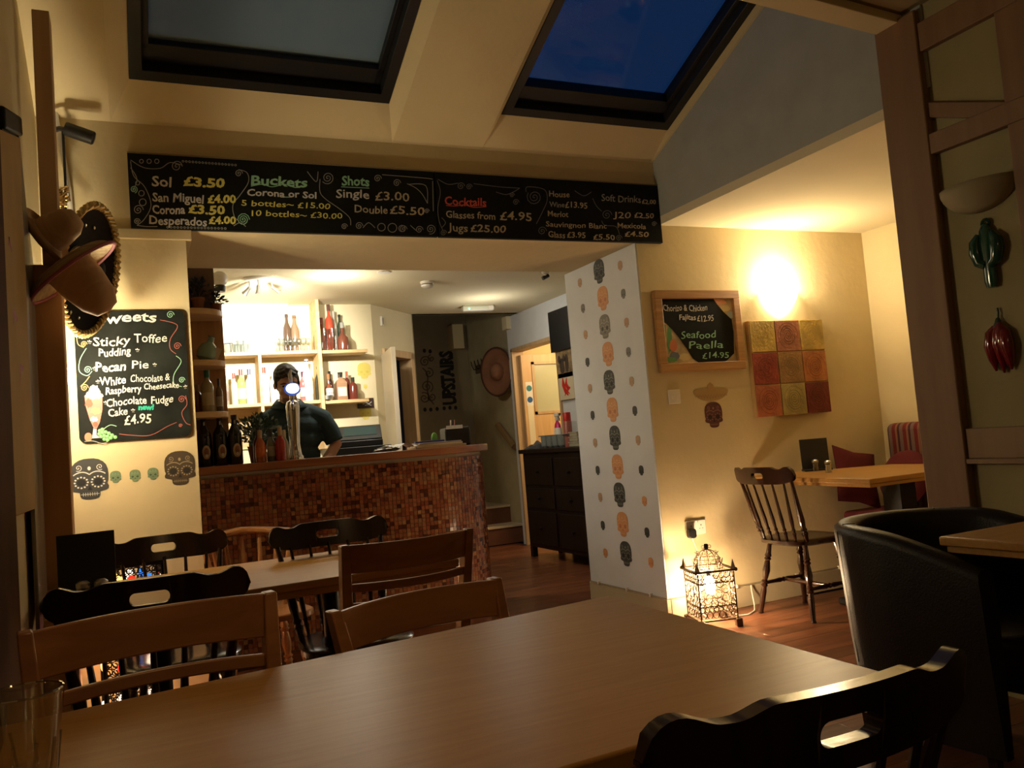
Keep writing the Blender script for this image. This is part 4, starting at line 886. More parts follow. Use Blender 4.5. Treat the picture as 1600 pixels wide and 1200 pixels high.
# ================================================================= TABLES
def top_quad(pts, z0, z1, bev=.006):
    return quadbox(pts, z0, z1)
def pedestal(t, cx, cy, h, foot=.28):
    MB().lathe([(.03, 0), (.032, .05), (.032, h-.03), (.06, h-.005), (.06, h)], 16, (cx, cy, .02)).build('pedestal', BLKM, t)
    for k in range(4):
        a = k*PI/2+.6; MB().tube([(cx+.03*math.cos(a), cy+.03*math.sin(a), .08), (cx+foot*.6*math.cos(a), cy+foot*.6*math.sin(a), .045), (cx+foot*math.cos(a), cy+foot*math.sin(a), .015)], [.028, .022, .015], 8).build('foot', BLKM, t)
t1 = thing('dining_table', 'large oak topped table in the foreground', 'table', (.4, 1.35, 0), 0)
off = Vector((-.4, -1.35)); Q = [(x-.4, y-1.35) for x, y in ((-.285, .90), (1.03, .965), (1.046, 1.818), (-.285, 1.64))]
top_quad(Q, .722, .75).build('table_top', TABLE, t1, bevel=.005, seg=3)
Qi = [(x*.985+.0, y*.985) for x, y in Q]; quadbox(Qi, .700, .722).build('under_edge', TABLE, t1, bevel=.004)
pedestal(t1, -.25, .0, .68, .3); pedestal(t1, .30, .0, .68, .3)
t2 = thing('dining_table', 'oak topped table on the left with the black menu holder', 'table', (.36, 3.22, 0), R(4))
quadbox([(-.64, -.37), (.665, -.40), (.665, .37), (-.66, .37)], .712, .74).build('table_top', TABLE, t2, bevel=.005); quadbox([(-.63, -.36), (.655, -.39), (.655, .36), (-.65, .36)], .69, .712).build('under_edge', TABLE, t2); pedestal(t2, -.3, 0, .67, .28); pedestal(t2, .3, 0, .67, .28)
TZ = .80
t3 = thing('dining_table', 'oak topped table in the lit alcove', 'table', (3.87, 3.70, 0), 0)
quadbox([(-.46, -.53), (.48, -.53), (.48, .16), (-.36, .53)], TZ-.028, TZ).build('table_top', TABLE, t3, bevel=.005); quadbox([(-.45, -.52), (.47, -.52), (.47, .15), (-.35, .52)], TZ-.045, TZ-.028).build('under_edge', TABLE, t3); 
MB().bb(-.06, .06, -.36, -.24, .03, TZ-.045).build('pedestal', BLKM, t3); MB().bb(-.30, .30, -.34, -.26, 0, .04).bb(-.04, .04, -.5, .2, 0, .04).build('foot', BLKM, t3, bevel=.01)
t4 = thing('dining_table', 'oak topped table corner inside the tub chair at the right', 'table', (2.62, 1.50, 0), 0)
quadbox([(-.36, -.40), (.38, -.45), (.40, .33), (-.40, .325)], .722, .75).build('table_top', TABLE, t4, bevel=.005); quadbox([(-.34, -.39), (.37, -.44), (.39, .315), (-.385, .31)], .702, .722).build('under_edge', TABLE, t4); pedestal(t4, .05, -.05, .68, .3)

# tub chair
tc_ = thing('tub_chair', 'dark leather tub armchair at the right', 'armchair', (2.50, 2.02, 0), R(187))
def tub_shell(r_in, r_out, zfun, z0, taper=1):
    N = 44; vs = []; fs = []
    def path(s):  # s -1..1 around the back: two straight arms joined by half circle; chair faces +Y local
        L = .26; R_ = 1.0
        return s
    pts = []
    arm = .30
    for i in range(N+1):
        s = -1+2*i/N
        if abs(s) > .55: q = (abs(s)-.55)/.45; pts.append((math.copysign(1, s), q*arm, math.copysign(1, s), 0))
        else: a = s/.55*PI/2; pts.append((math.sin(a), -math.cos(a)*1.0, math.sin(a), -math.cos(a)))
    sec = []
    for i, (px, py, nx, ny) in enumerate(pts):
        s = -1+2*i/N; zt = zfun(abs(s)); l = math.hypot(nx, ny) or 1; nx, ny = nx/l, ny/l
        bx_, by_ = (px*.315, py if abs(s) > .55 else py*.315)
        ring = []
        for (d, z) in ((.022*0-.035, z0), (.0, z0), (.022, zt*.5), (.042, zt-.035), (.040, zt-.012), (.022, zt), (-.010, zt), (-.034, zt-.012), (-.040, zt-.04), (-.045, zt*.6)):
            ring.append((bx_+nx*d, by_+ny*d, z))
        sec.append(ring)
    k = len(sec[0]); vs = [p for r_ in sec for p in r_]
    for i in range(N):
        for j in range(k): fs.append((i*k+j, i*k+(j+1) % k, (i+1)*k+(j+1) % k, (i+1)*k+j))
    fs.append(tuple(range(k-1, -1, -1))); fs.append(tuple(N*k+j for j in range(k)))
    return MB().add(vs, fs)
tub_shell(0, 0, lambda a: .765-.10*max(0, (a-.45)/.55)**1.3, .12).build('shell', LEATH, tc_, smooth=60)
mb = MB(); sh_pts = []
MB().prism([(x-.27, z-.26) for x, z in rr(.54, .58, .2)], .28, .44, plane='xy').build('seat_cushion', LEATH, tc_, bevel=.03, seg=3)
mb = MB()
for s_ in (-.55, .55): 
    a = s_/.55*PI/2
mb.tube([(math.sin(-.9)*.295, -math.cos(-.9)*.295, .766), (math.sin(-.9)*.335, -math.cos(-.9)*.335, .766), (math.sin(-.9)*.357, -math.cos(-.9)*.357, .74), (math.sin(-.9)*.33, -math.cos(-.9)*.33, .3)], .0022, 5); mb.build('seam', mat('seam_thread', (.008, .007, .006), .6), tc_); mb = MB(); mb.tube([(math.sin(.9)*.295, -math.cos(.9)*.295, .766), (math.sin(.9)*.335, -math.cos(.9)*.335, .766), (math.sin(.9)*.357, -math.cos(.9)*.357, .74), (math.sin(.9)*.33, -math.cos(.9)*.33, .3)], .0022, 5)
mb.build('seam', mat('seam_thread', (.008, .007, .006), .6), tc_)
for sx in (-1, 1):
    for sy in (-.2, .22): MB().tube([(sx*.24, sy, 0), (sx*.24, sy, .13)], [.016, .024], 4).build('leg', DARKW, tc_)

# banquette with striped back, red cushion
def stripe_mat():
    m, t, b = nt('striped_fabric'); tc = t.nodes.new('ShaderNodeTexCoord'); sp_ = t.nodes.new('ShaderNodeSeparateXYZ'); t.links.new(tc.outputs['Object'], sp_.inputs[0])
    ml = t.nodes.new('ShaderNodeMath'); ml.operation = 'MULTIPLY'; ml.inputs[1].default_value = 11.5; t.links.new(sp_.outputs['Y'], ml.inputs[0])
    fr = t.nodes.new('ShaderNodeMath'); fr.operation = 'FRACT'; t.links.new(ml.outputs[0], fr.inputs[0])
    cr = t.nodes.new('ShaderNodeValToRGB'); cr.color_ramp.interpolation = 'CONSTANT'; e_ = cr.color_ramp.elements
    e_[0].position = 0; e_[0].color = (.15, .012, .010, 1); e_[1].position = .32; e_[1].color = (.16, .10, .085, 1)
    for p_, c_ in ((.62, (.055, .012, .02, 1)), (.82, (.22, .10, .05, 1))): n_ = e_.new(p_); n_.color = c_
    t.links.new(fr.outputs[0], cr.inputs[0]); t.links.new(cr.outputs[0], b.inputs['Base Color']); b.inputs['Roughness'].default_value = .9; return m
bq = thing('banquette', 'banquette with maroon striped back in the alcove corner', 'bench', (4.755, 3.6, 0))
MB().bb(-.14, 0, -.95, .52, .40, 1.05).build('backrest', stripe_mat(), bq, bevel=.045, seg=4); MB().bb(-.50, -.02, -.95, .62, .30, .50).build('seat', mat('maroon_fabric', (.11, .008, .014), .9), bq, bevel=.03, seg=3); MB().bb(-.46, -.02, -.9, .6, 0, .30).build('base', DARKW, bq)
cu = tag(MB().ell((0, 0, 0), (.06, .19, .19), 16).build('cushion', mat('red_cushion_fabric', (.10, .004, .008), .9)), 'dark red cushion leaning on the banquette in the alcove', 'cushion')
cu.location = (4.50, 3.9, .695); cu.rotation_euler = (0, R(20), 0)
cu2 = thing('scatter_cushion', 'red cushion with a raised corner by the alcove wall behind the table', 'cushion', (4.42, 4.17, .80), 0)
N = 12; vs = []; fs = []
for side in (-1, 1):
    for i in range(N+1):
        for j in range(N+1):
            u, v = -1+2*i/N, -1+2*j/N; pin = (1-u*u)*(1-v*v); s_ = 1-.10*(1-abs(u)*abs(v)); vs.append((u*.19*s_, side*(.045*pin**.5+.002), v*.19*s_))
for s_ in range(2):
    o_ = s_*(N+1)**2
    for i in range(N):
        for j in range(N): a = o_+i*(N+1)+j; f_ = (a, a+N+1, a+N+2, a+1); fs.append(f_ if s_ else f_[::-1])
q_ = MB().add(vs, fs).build('cover', mat('red_cushion_fabric', (.10, .004, .008), .9), cu2, rot=(R(-14), R(14), 0), smooth=80)
cu2.location = (4.36, 4.16, .715)

# ---------- things on tables
def menu_holder(loc, rzz, label, w_=.17, h_=.20):
    t = thing('menu_holder', label, 'menu holder', loc, rzz); MB().bb(-w_/2, w_/2, -.05, .03, 0, .012).build('base', BLK, t, bevel=.002)
    MB().bb(-w_/2, w_/2, -.004, .010, .012, h_).build('menu_cover', BLK, t, rot=(R(-4), 0, 0), bevel=.002); MB().bb(-w_/2+.004, w_/2-.004, .012, .018, .012, h_-.006).build('menu_pages', BLACK, t, rot=(R(-4), 0, 0)); return t
menu_holder((-.145, 3.0, .74), R(4), 'black upright menu holder on the left table', .165, .225)
menu_holder(tuple(at(1276, 735, Z=TZ).xy)+(TZ,), R(-28), 'black upright menu holder on the alcove table', .17, .20)
def shaker(loc, label, top, fill, h_=.075):
    t = thing('shaker', label, 'shaker', loc); MB().lathe([(.019, 0), (.020, .01), (.016, .035), (.020, h_*.75), (.018, h_*.78)], 14).build('glass_body', GLASS, t)
    MB().lathe([(.001, .003), (.017, .003), (.014, .035), (.016, .045), (.001, .045)], 12).build('contents', fill, t); MB().lathe([(.020, h_*.77), (.020, h_*.92), (.012, h_), (.001, h_*1.02)], 14).build('cap', STEEL, t)
SALT = mat('salt_white', (.75, .68, .55), .8); PEP = mat('pepper_grey', (.10, .08, .06), .9)
pa = at(1276, 734, Z=TZ); 
for dx, fill, lab in ((0, PEP, 'pepper shaker in front of the alcove menu holder'), (20, SALT, 'salt shaker at the right of the alcove menu holder')):
    p_ = at(1275+dx, 735+dx*.1, Z=TZ); d_ = (p_-EYE).xy.normalized(); shaker((p_.x-d_.x*.07, p_.y-d_.y*.07, TZ), lab, 0, fill, .072)
shaker((-.155, 2.925, .74), 'salt shaker before the black menu holder on the left table', 0, SALT, .085); shaker((-.105, 2.925, .74), 'pepper shaker before the black menu holder on the left table', 0, PEP, .085)
tg = thing('glass_tumbler', 'cut glass tumbler at the bottom left corner on the near table', 'glass', (-.150, 1.33, .7505)); tg.scale = (1.3, 1.3, 1.1)
MB().lathe([(.028, 0), (.031, .004), (.034, .05), (.040, .105), (.0375, .105), (.031, .05), (.027, .012), (.001, .012)], 24).build('bowl', thin_glass('tumbler_glass', (.93, .92, .86), .12), tg)
mb = MB()
for i in range(10): a = 2*PI*i/10; mb.tube([(.030*math.cos(a), .030*math.sin(a), .008), (.0345*math.cos(a+.15), .0345*math.sin(a+.15), .05)], .0018, 4)
mb.build('cut_pattern', thin_glass('cut_glass', (.7, .7, .65), .3), tg)['kind'] = 'stuff'; mb = MB()
mb.tube([(.0385*math.cos(2*PI*i/24), .0385*math.sin(2*PI*i/24), .105) for i in range(24)], .0016, 5, closed=True); mb.build('rim', METAL if False else thin_glass('rim_glass', (.7, .7, .65), .4), tg)

# ================================================================= HATS, CAMERA on the left
def hat(label, loc, rot, R0, crown_r, crown_h, brim_m, crown_m, upturn=.06, name='sombrero', trim=None, squash=1):
    t = thing(name, label, 'hat', loc, rot=rot)
    pr = []
    for i in range(13):
        q = i/12; r_ = crown_r+(R0-crown_r)*q; z = upturn*(q**2.4)-.02*math.sin(PI*q); pr.append((r_, z))
    bt = [(r_, z-.006) for r_, z in pr][::-1]
    MB().lathe(pr+bt+[pr[0]], 40, sy=squash).build('brim', brim_m, t, smooth=60)
    MB().lathe([(crown_r, -.008), (crown_r*.97, crown_h*.3), (crown_r*.8, crown_h*.72), (crown_r*.5, crown_h*.95), (.001, crown_h)], 28, sy=squash).build('crown', crown_m, t, smooth=60)
    if trim:
        mb = MB(); k = 64
        for j in range(2):
            pts = []
            for i in range(k*2):
                a = 2*PI*i/(k*2); ph = k*.5*a+j*PI; rr_ = .011; pts.append(((R0+rr_*math.cos(ph))*math.cos(a), (R0+rr_*math.cos(ph))*math.sin(a)*squash, upturn+rr_*math.sin(ph)))
            mb.tube(pts, .0085, 5, closed=True)
        mb.build('braided_rim', trim, t); mb = MB()
        mb.tube([(crown_r*1.03*math.cos(2*PI*i/24), crown_r*1.03*math.sin(2*PI*i/24), .01) for i in range(24)], .008, 6, closed=True); mb.build('hat_band', trim, t)
        mb = MB()
        for i in range(16):
            a = 2*PI*i/16; r_ = crown_r+(R0-crown_r)*(.55+.15*(i % 2)); mb.ell((r_*math.cos(a), r_*math.sin(a), upturn*.25), (.011, .011, .006), 6)
        mb.build('sequins', METAL, t)['kind'] = 'stuff'
    return t
GOLD = mat('gold_braid', (.62, .46, .20), .35, metal=.6); VELV = mat('black_velvet', (.012, .010, .010), .9); STRAW = wood('straw_weave', (.30, .20, .09), (.52, .38, .20), 0, 3, .8)
STRAW2 = wood('tan_felt', (.48, .30, .15), (.58, .38, .21), 0, 1.5, .85)
hat('large black sombrero with gold braided rim on the left wall', (-.185, 3.90, 2.015), (0, R(102), R(-20)), .272, .085, .12, VELV, VELV, .07, trim=GOLD, squash=.95)
h2 = hat('straw hat with pink edged brim hanging before the black sombrero', (-.175, 3.42, 1.905), (0, R(142), R(0)), .18, .088, .20, STRAW, STRAW2, .02, name='straw_hat', squash=.85)
MB().tube([(.18*math.cos(2*PI*i/36), .18*.85*math.sin(2*PI*i/36), 0.017) for i in range(36)], .007, 6, closed=True).build('pink_edging', mat('pink_trim', (.34, .10, .12), .8), h2)
h3 = hat('tan felt hat at the left, behind the streaked panel', (-.245, 3.50, 2.05), (R(0), R(60), R(-20)), .12, .07, .13, STRAW2, STRAW2, .0, name='felt_hat')
tx = text('CORONA', h2, -.06, .04, .035, mat('hat_print', (.10, .05, .04), .8), -.088)
TEXTS.pop(); bpy.data.objects.remove(tx)
cc = thing('security_camera', 'black bullet security camera near the top left corner', 'camera', (-.268, 4.17, 2.70)); cc.scale = (1.2, 1.2, 1.2)
MB().lathe([(.028, -.012), (.030, 0), (.026, .014), (.001, .016)], 16, M=Matrix.Rotation(R(90), 3, 'Y')).build('mount', BLK, cc); MB().tube([(.0, 0, 0), (.035, -.02, .005), (.06, -.03, -.002)], .010, 8).build('arm', BLK, cc)
Mc = Matrix.Rotation(R(108), 3, 'Y')
MB().lathe([(.001, 0), (.024, .002), (.026, .01), (.026, .10), (.022, .105), (.001, .106)], 18, (.05, -.03, .004), Mc).build('camera_body', BLK, cc)
MB().lathe([(.001, 0), (.016, 0), (.001, .002)], 12, (.05+.107*math.sin(R(108)), -.03, .004+.107*math.cos(R(108))), Mc).build('lens', mat('lens_glass', (.02, .02, .03), .05), cc)
MB().tube([(-.0, -.01, -.02), (.01, -.012, -.16), (.03, -.012, -.30)], .0035, 6).build('cable', BLK, cc); MB().tube([(.045, -.03, -.01), (.045, -.02, -.2), (.04, -.015, -.34)], .005, 6).build('cable', BLK, cc)
wr_ = thing('wire_bundle', 'tangle of coppery cable and connectors below the security camera', 'cable', (-.225, 4.12, 2.39)); COP = mat('copper_foil', (.55, .36, .14), .3, metal=.7)
rj = random.Random(5)
for k in range(7):
    pts = [(rj.uniform(-.028, .028), rj.uniform(-.02, .02), rj.uniform(-.045, .045)) for _ in range(7)]; MB().tube(pts, .0035, 5).build('loop', COP, wr_)
MB().tube([(0, 0, -.04), (-.01, 0, -.10), (.015, 0, -.15), (.05, 0, -.20)], .006, 6).build('cable_tail', mat('brown_cable', (.09, .04, .02), .5), wr_)
# ================================================================= BAR
def mosaic_mat():
    m, t, b = nt('mosaic_tile_colours'); a = t.nodes.new('ShaderNodeVertexColor'); a.layer_name = 'tile'
    t.links.new(a.outputs[0], b.inputs['Base Color']); b.inputs['Roughness'].default_value = .2; b.inputs['Coat Weight'].default_value = .4; b.inputs['Coat Roughness'].default_value = .1; return m
bar = thing('bar_counter', 'curved bar counter faced with copper brown mosaic tiles', 'bar counter', (.3005, 5.22, 0))
BX1 = 1.52; BR = .46; BXT = 2.22   # front plane local y=0; arc centre
LX = BX1; # straight part 0..BX1
def bpath(s):
    """distance s along the front to (x, y, angle of outward normal)"""
    if s < LX: return s, 0, 0
    a = (s-LX)/BR; return LX+BR*math.sin(a), BR*(1-math.cos(a)), a
ST = LX+BR*PI*.5
core = MB(); N = 22; out = [(0, .012), (LX, .012)]+[(LX+(BR-.012)*math.sin(PI/2*i/N), BR-(BR-.012)*math.cos(PI/2*i/N)) for i in range(1, N+1)]+[(LX+BR-.012, .62), (0, .62)]
core.prism(out, 0, 1.085, plane='xy') if False else None
n = len(out); core.add([(x, y, 0) for x, y in out]+[(x, y, 1.085) for x, y in out], [tuple(range(n)), tuple(range(2*n-1, n-1, -1))]+[(i, (i+1) % n, (i+1) % n+n, i+n) for i in range(n)])
core.build('counter_body', mat('grout', (.42, .34, .24), .8), bar)
vs = []; fs = []; cols_ = []; P_ = .0265; T_ = .0235; rt_ = random.Random(11)
palette = [(.28, .080, .030), (.32, .105, .040), (.24, .066, .026), (.34, .14, .055), (.17, .042, .018), (.09, .022, .010), (.28, .12, .05), (.36, .17, .07)]
s = .002
while s+T_ < ST+.0:
    z = .10-.10
    z = .004
    while z+T_ < 1.085:
        x0, y0, a0 = bpath(s); x1, y1, a1 = bpath(s+T_)
        d = .0015+rt_.uniform(-.0006, .0006); tl_ = rt_.uniform(-.0012, .0012); b0 = len(vs)
        def pp(x, y, a, z, d): return (x+math.sin(a)*d, y-math.cos(a)*d, z)
        vs += [pp(x0, y0, a0, z, d), pp(x1, y1, a1, z, d+tl_), pp(x1, y1, a1, z+T_, d), pp(x0, y0, a0, z+T_, d-tl_),
               pp(x0, y0, a0, z, -.012), pp(x1, y1, a1, z, -.012), pp(x1, y1, a1, z+T_, -.012), pp(x0, y0, a0, z+T_, -.012)]
        f_ = [(0, 1, 2, 3), (0, 4, 5, 1), (1, 5, 6, 2), (2, 6, 7, 3), (3, 7, 4, 0)]; fs += [tuple(i+b0 for i in q) for q in f_]
        c = palette[min(7, int(rt_.random()**1.25*8))]; k_ = rt_.uniform(.85, 1.15); cols_ += [(c[0]*k_, c[1]*k_, c[2]*k_, 1)]*20
        z += P_
    s += P_
me = bpy.data.meshes.new('mosaic_tiles'); me.from_pydata(vs, [], fs); ca = me.color_attributes.new('tile', 'FLOAT_COLOR', 'CORNER')
ca.data.foreach_set('color', [v for c in cols_ for v in c]); me.materials.append(mosaic_mat())
mo = bpy.data.objects.new('mosaic_tiles', me); C.objects.link(mo); mo.parent = bar; mo['kind'] = 'stuff'
# counter top with rounded end and dark-red front edge
ov = .045; out = [(0, -ov), (LX, -ov)]+[(LX+(BR+ov)*math.sin(PI/2*i/N), BR-(BR+ov)*math.cos(PI/2*i/N)) for i in range(1, N+1)]+[(LX+BR+ov, .60), (0, .60)]
n = len(out); MB().add([(x, y, 1.087) for x, y in out]+[(x, y, 1.135) for x, y in out], [tuple(range(n)), tuple(range(2*n-1, n-1, -1))]+[(i, (i+1) % n, (i+1) % n+n, i+n) for i in range(n)]).build('counter_top', BARTOP, bar, bevel=.006)
BT = 1.1352
# corner shelf unit against the pillar: back panel left, four curved shelves
cs = thing('corner_shelf_unit', 'pine corner shelf unit with rounded shelves above the bar end', 'shelf', (.302, 5.10, BT))
MB().bb(.0, .018, .02, .36, 0, 1.0).build('side_panel', PINED, cs); MB().bb(.018, .25, .345, .36, 0, 1.0).build('back_panel', PINED, cs)
for z in (.285, .59, .895):
    o_ = [(.018, .345), (.018, .06)]+[(.05+.19*math.sin(R(a)), .22-.17*math.cos(R(a))) for a in range(0, 91, 10)]+[(.24, .345)]
    n = len(o_); MB().add([(x, y, z) for x, y in o_]+[(x, y, z+.035) for x, y in o_], [tuple(range(n)), tuple(range(2*n-1, n-1, -1))]+[(i, (i+1) % n, (i+1) % n+n, i+n) for i in range(n)]).build('shelf', PINE, cs, bevel=.003)
dv = tag(MB().bb(.322, .50, 5.28, 5.30, BT+.935, 2.37).build('picture_panel', mat('dark_panel', (.10, .05, .03), .6)), 'dark board standing on top of the corner shelf unit', 'board') 
# ---------- bottles
def bottle(loc, label, kind='spirit', glass=(.1, .1, .1), cap=(.1, .1, .1), lab=(.8, .8, .7), h=.27, r=.036, group=None, clear=False, square=False):
    t = thing('bottle', label, 'bottle', loc, group=group)
    if kind == 'beer': pr = [(.92, 0), (1, .02), (1, .56), (.9, .66), (.45, .78), (.36, .84), (.34, .95), (.42, .955), (.42, .99), (.3, 1)]
    elif kind == 'sauce': pr = [(.9, 0), (1, .02), (1, .50), (.88, .60), (.42, .74), (.38, .80), (.38, .86)]
    elif kind == 'squat': pr = [(.95, 0), (1.2, .03), (1.25, .3), (1.15, .45), (.5, .58), (.36, .64), (.36, .9)]
    else: pr = [(.92, 0), (1, .02), (1, .60), (.85, .68), (.42, .76), (.36, .80), (.36, .92)]
    gname = 'bottle_glass_%d%d%d' % tuple(int(c*99) for c in glass)
    gm_ = thin_glass(gname, glass, .16) if clear and gname not in MATS else MATS.get(gname) or mat(gname, glass, .12, coat=.3)
    ns = 4 if square else 14; Mr = Matrix.Rotation(PI/4, 3, 'Z') if square else None; k_ = 1.25 if square else 1
    MB().lathe([(a*r*k_, b*h) for a, b in pr]+[(.001, pr[-1][1]*h)], ns, M=Mr).build('glass_body', gm_, t, bevel=.003 if square else 0)
    cz = pr[-1][1]; MB().lathe([(r*.42, cz*h-.025), (r*.43, h), (.001, h+.001)], 10).build('cap', mat('cap_%d%d%d' % tuple(int(c*99) for c in cap), cap, .35), t)
    if lab:
        lm = mat('label_%d%d%d' % tuple(int(c*99) for c in lab), lab, .6)
        if square: MB().bb(-r*.72, r*.72, -r*.93, -r*.90, .14*h, .46*h).build('label', lm, t)
        else:
            mb = MB(); vs = []; N_ = 10; vs2 = []
            for i in range(N_+1):
                a = -PI/2+(-1+2*i/N_)*1.1
                for z in (.16*h, .46*h): vs2.append((1.03*r*math.cos(a)*(1.2 if kind == 'squat' else 1), 1.03*r*math.sin(a)*(1.2 if kind == 'squat' else 1), z))
            mb.add(vs2, [(i*2, i*2+2, i*2+3, i*2+1) for i in range(N_)]); mb.build('label', lm, t)
    return t
def onshelf(x, y, Y, Z): q = at(x, y, Y=Y); return (q.x, Y, Z)
# on the bar
for i, (x, lab) in enumerate(((324, 'leftmost of three tall dark beer bottles on the bar'), (349, 'middle of three tall dark beer bottles on the bar'), (372, 'rightmost of three tall dark beer bottles on the bar'))):
    x -= 3; q = at(x, 720, Y=5.33); b_ = bottle((q.x, 5.33, BT), lab, 'beer', (.008, .007, .006), (.01, .01, .01), None, .30, .043)
    mb = MB(); N_ = 14
    b_.rotation_euler = (0, 0, R(8))
    pts = [(0.0, 0.0)]+[(math.cos(2*PI*k/14), math.sin(2*PI*k/14)) for k in range(14)]
    def onb(u, v, rr_): a = -PI/2+u*.55; return (rr_*math.cos(a), rr_*math.sin(a), .085+v*.042)
    mb.add([onb(u, v, .0455) for u, v in pts], [(0, k, k % 14+1) for k in range(1, 15)], 0); mb.add([onb(u*.55, v*.55+.1, .0462) for u, v in pts], [(0, k, k % 14+1) for k in range(1, 15)], 1)
    mb.add([onb(u*.3, v*.25-.5, .0466) for u, v in pts], [(0, k, k % 14+1) for k in range(1, 15)], 2)
    mb.build('label', [mat('beer_label_cream', (.42, .32, .18), .6), mat('beer_label_brown', (.20, .08, .04), .6), CHW], b_)
    MB().lathe([(.0165, .232), (.0165, .262)], 10).build('neck_label', mat('neck_label_grey', (.35, .33, .28), .5), b_) if False else None
    mb = MB(); mb.add([onb(u*.5, 0, .017)[0:2]+(.258+v*.012,) for u, v in ((-1, -1), (1, -1), (1, 1), (-1, .6))], [(0, 1, 2, 3)]); mb.build('neck_label', mat('neck_label_grey', (.35, .33, .28), .5), b_)
bottle((at(404, 700, Y=5.31).x-.0, 5.31, BT), 'dark red sauce bottle with a black cap on the bar', 'sauce', (.12, .02, .012), (.02, .02, .02), (.16, .06, .05), .215, .032)
bottle((at(399, 700, Y=5.28).x+.028, 5.27, BT), 'orange sauce bottle with a wooden cap on the bar', 'sauce', (.42, .10, .02), (.42, .27, .16), (.55, .13, .02), .195, .031)
bottle((at(424, 700, Y=5.30).x, 5.30, BT), 'clear bottle with a pale label on the bar', 'sauce', (.16, .17, .13), (.02, .02, .02), (.40, .38, .30), .20, .027)
bottle((at(438, 700, Y=5.28).x, 5.27, BT), 'red hot sauce bottle beside the beer tap', 'sauce', (.36, .02, .012), (.50, .34, .22), None, .205, .031)
bottle((at(445, 700, Y=5.38).x, 5.38, BT), 'pale clear bottle behind the red sauce bottle', 'sauce', (.45, .44, .36), (.6, .55, .4), None, .19, .027)
# on the corner shelf
bottle((.372, 5.30, BT+.32), 'amber bottle at the left of the lower corner shelf', 'spirit', (.20, .07, .02), (.4, .25, .12), None, .17, .026)
bottle((.425, 5.25, BT+.32), 'pale bottle with a green cap on the lower corner shelf', 'spirit', (.30, .25, .14), (.02, .12, .05), (.42, .36, .22), .25, .037)
bottle((.492, 5.28, BT+.32), 'slim bottle with a dark neck on the lower corner shelf', 'spirit', (.13, .08, .05), (.03, .03, .03), (.34, .30, .24), .20, .020)
gj = thing('glass_jar', 'pale green glass jar with a paper tag on the middle corner shelf', 'jar', (.42, 5.27, BT+.626))
MB().lathe([(.03, 0), (.055, .02), (.06, .06), (.045, .10), (.02, .12), (.018, .15), (.024, .155)], 14).build('body', mat('green_glass', (.18, .30, .24), .12, coat=.5), gj, rot=(0, R(18), 0)); MB().bb(-.018, .018, -.002, .0, -.05, .02).build('paper_tag', mat('tag_card', (.48, .40, .28), .8), gj, loc=(.075, -.03, .055), rot=(0, R(25), 0))
pp_ = thing('potted_plant', 'dark leafy plant in a clay pot on the top corner shelf', 'plant', (.40, 5.25, BT+.93))
CLAY = mat('clay_pot', (.20, .07, .03), .8); LEAFD = mat('dark_leaf', (.014, .022, .022), .5); LEAF = mat('green_leaf', (.045, .085, .05), .45, vary=.5, vscale=30)
MB().lathe([(.028, 0), (.036, .06), (.04, .06), (.04, .075)], 14).build('pot', CLAY, pp_)
def foliage(n, rad, hgt, lw, seed, z0, spread=1):
    rj = random.Random(seed); mb = MB()
    for i in range(n):
        a = rj.uniform(0, 2*PI); el = rj.uniform(.1, 1.5); d = Vector((math.cos(a)*math.cos(el)*rad*spread, math.sin(a)*math.cos(el)*rad, math.sin(el)*hgt))*rj.uniform(.4, 1); p = Vector((0, 0, z0))+d
        dr = (d.normalized()+Vector((rj.uniform(-.6, .6), rj.uniform(-.6, .6), rj.uniform(-.7, .4)))).normalized(); sd = dr.cross(Vector((rj.random(), rj.random(), rj.random()))).normalized()*lw; ll = lw*rj.uniform(3, 5)
        mb.add([p, p+dr*ll*.5+sd, p+dr*ll, p+dr*ll*.5-sd], [(0, 1, 2, 3)], 0 if rj.random() < .75 else 1)
        if i % 4 == 0: mb.tube([(0, 0, z0-.02), tuple(p)], .0015, 4)
    return mb
foliage(110, .075, .12, .008, 2, .08).build('foliage', [LEAFD, mat('bluish_leaf', (.05, .05, .09), .5)], pp_, smooth=0)['kind'] = 'stuff'
pp2 = thing('trailing_plant', 'small dark trailing plant at the right of the top corner shelf', 'plant', (.505, 5.28, BT+.93)); MB().lathe([(.02, 0), (.026, .04), (.028, .045)], 12).build('pot', CLAY, pp2); foliage(80, .05, .07, .007, 9, .045).build('foliage', [LEAFD, mat('bluish_leaf', (.05, .05, .09), .5)], pp2, smooth=0)['kind'] = 'stuff'
pb = thing('bar_plant', 'bushy green plant behind the bottles on the bar', 'plant', (.725, 5.52, BT)); MB().lathe([(.045, 0), (.06, .10), (.064, .105)], 16).build('pot', CLAY, pb)
foliage(330, .17, .16, .0095, 4, .135, 1.1).build('foliage', [LEAF, mat('silver_leaf', (.36, .44, .40), .4)], pb, smooth=0)['kind'] = 'stuff'
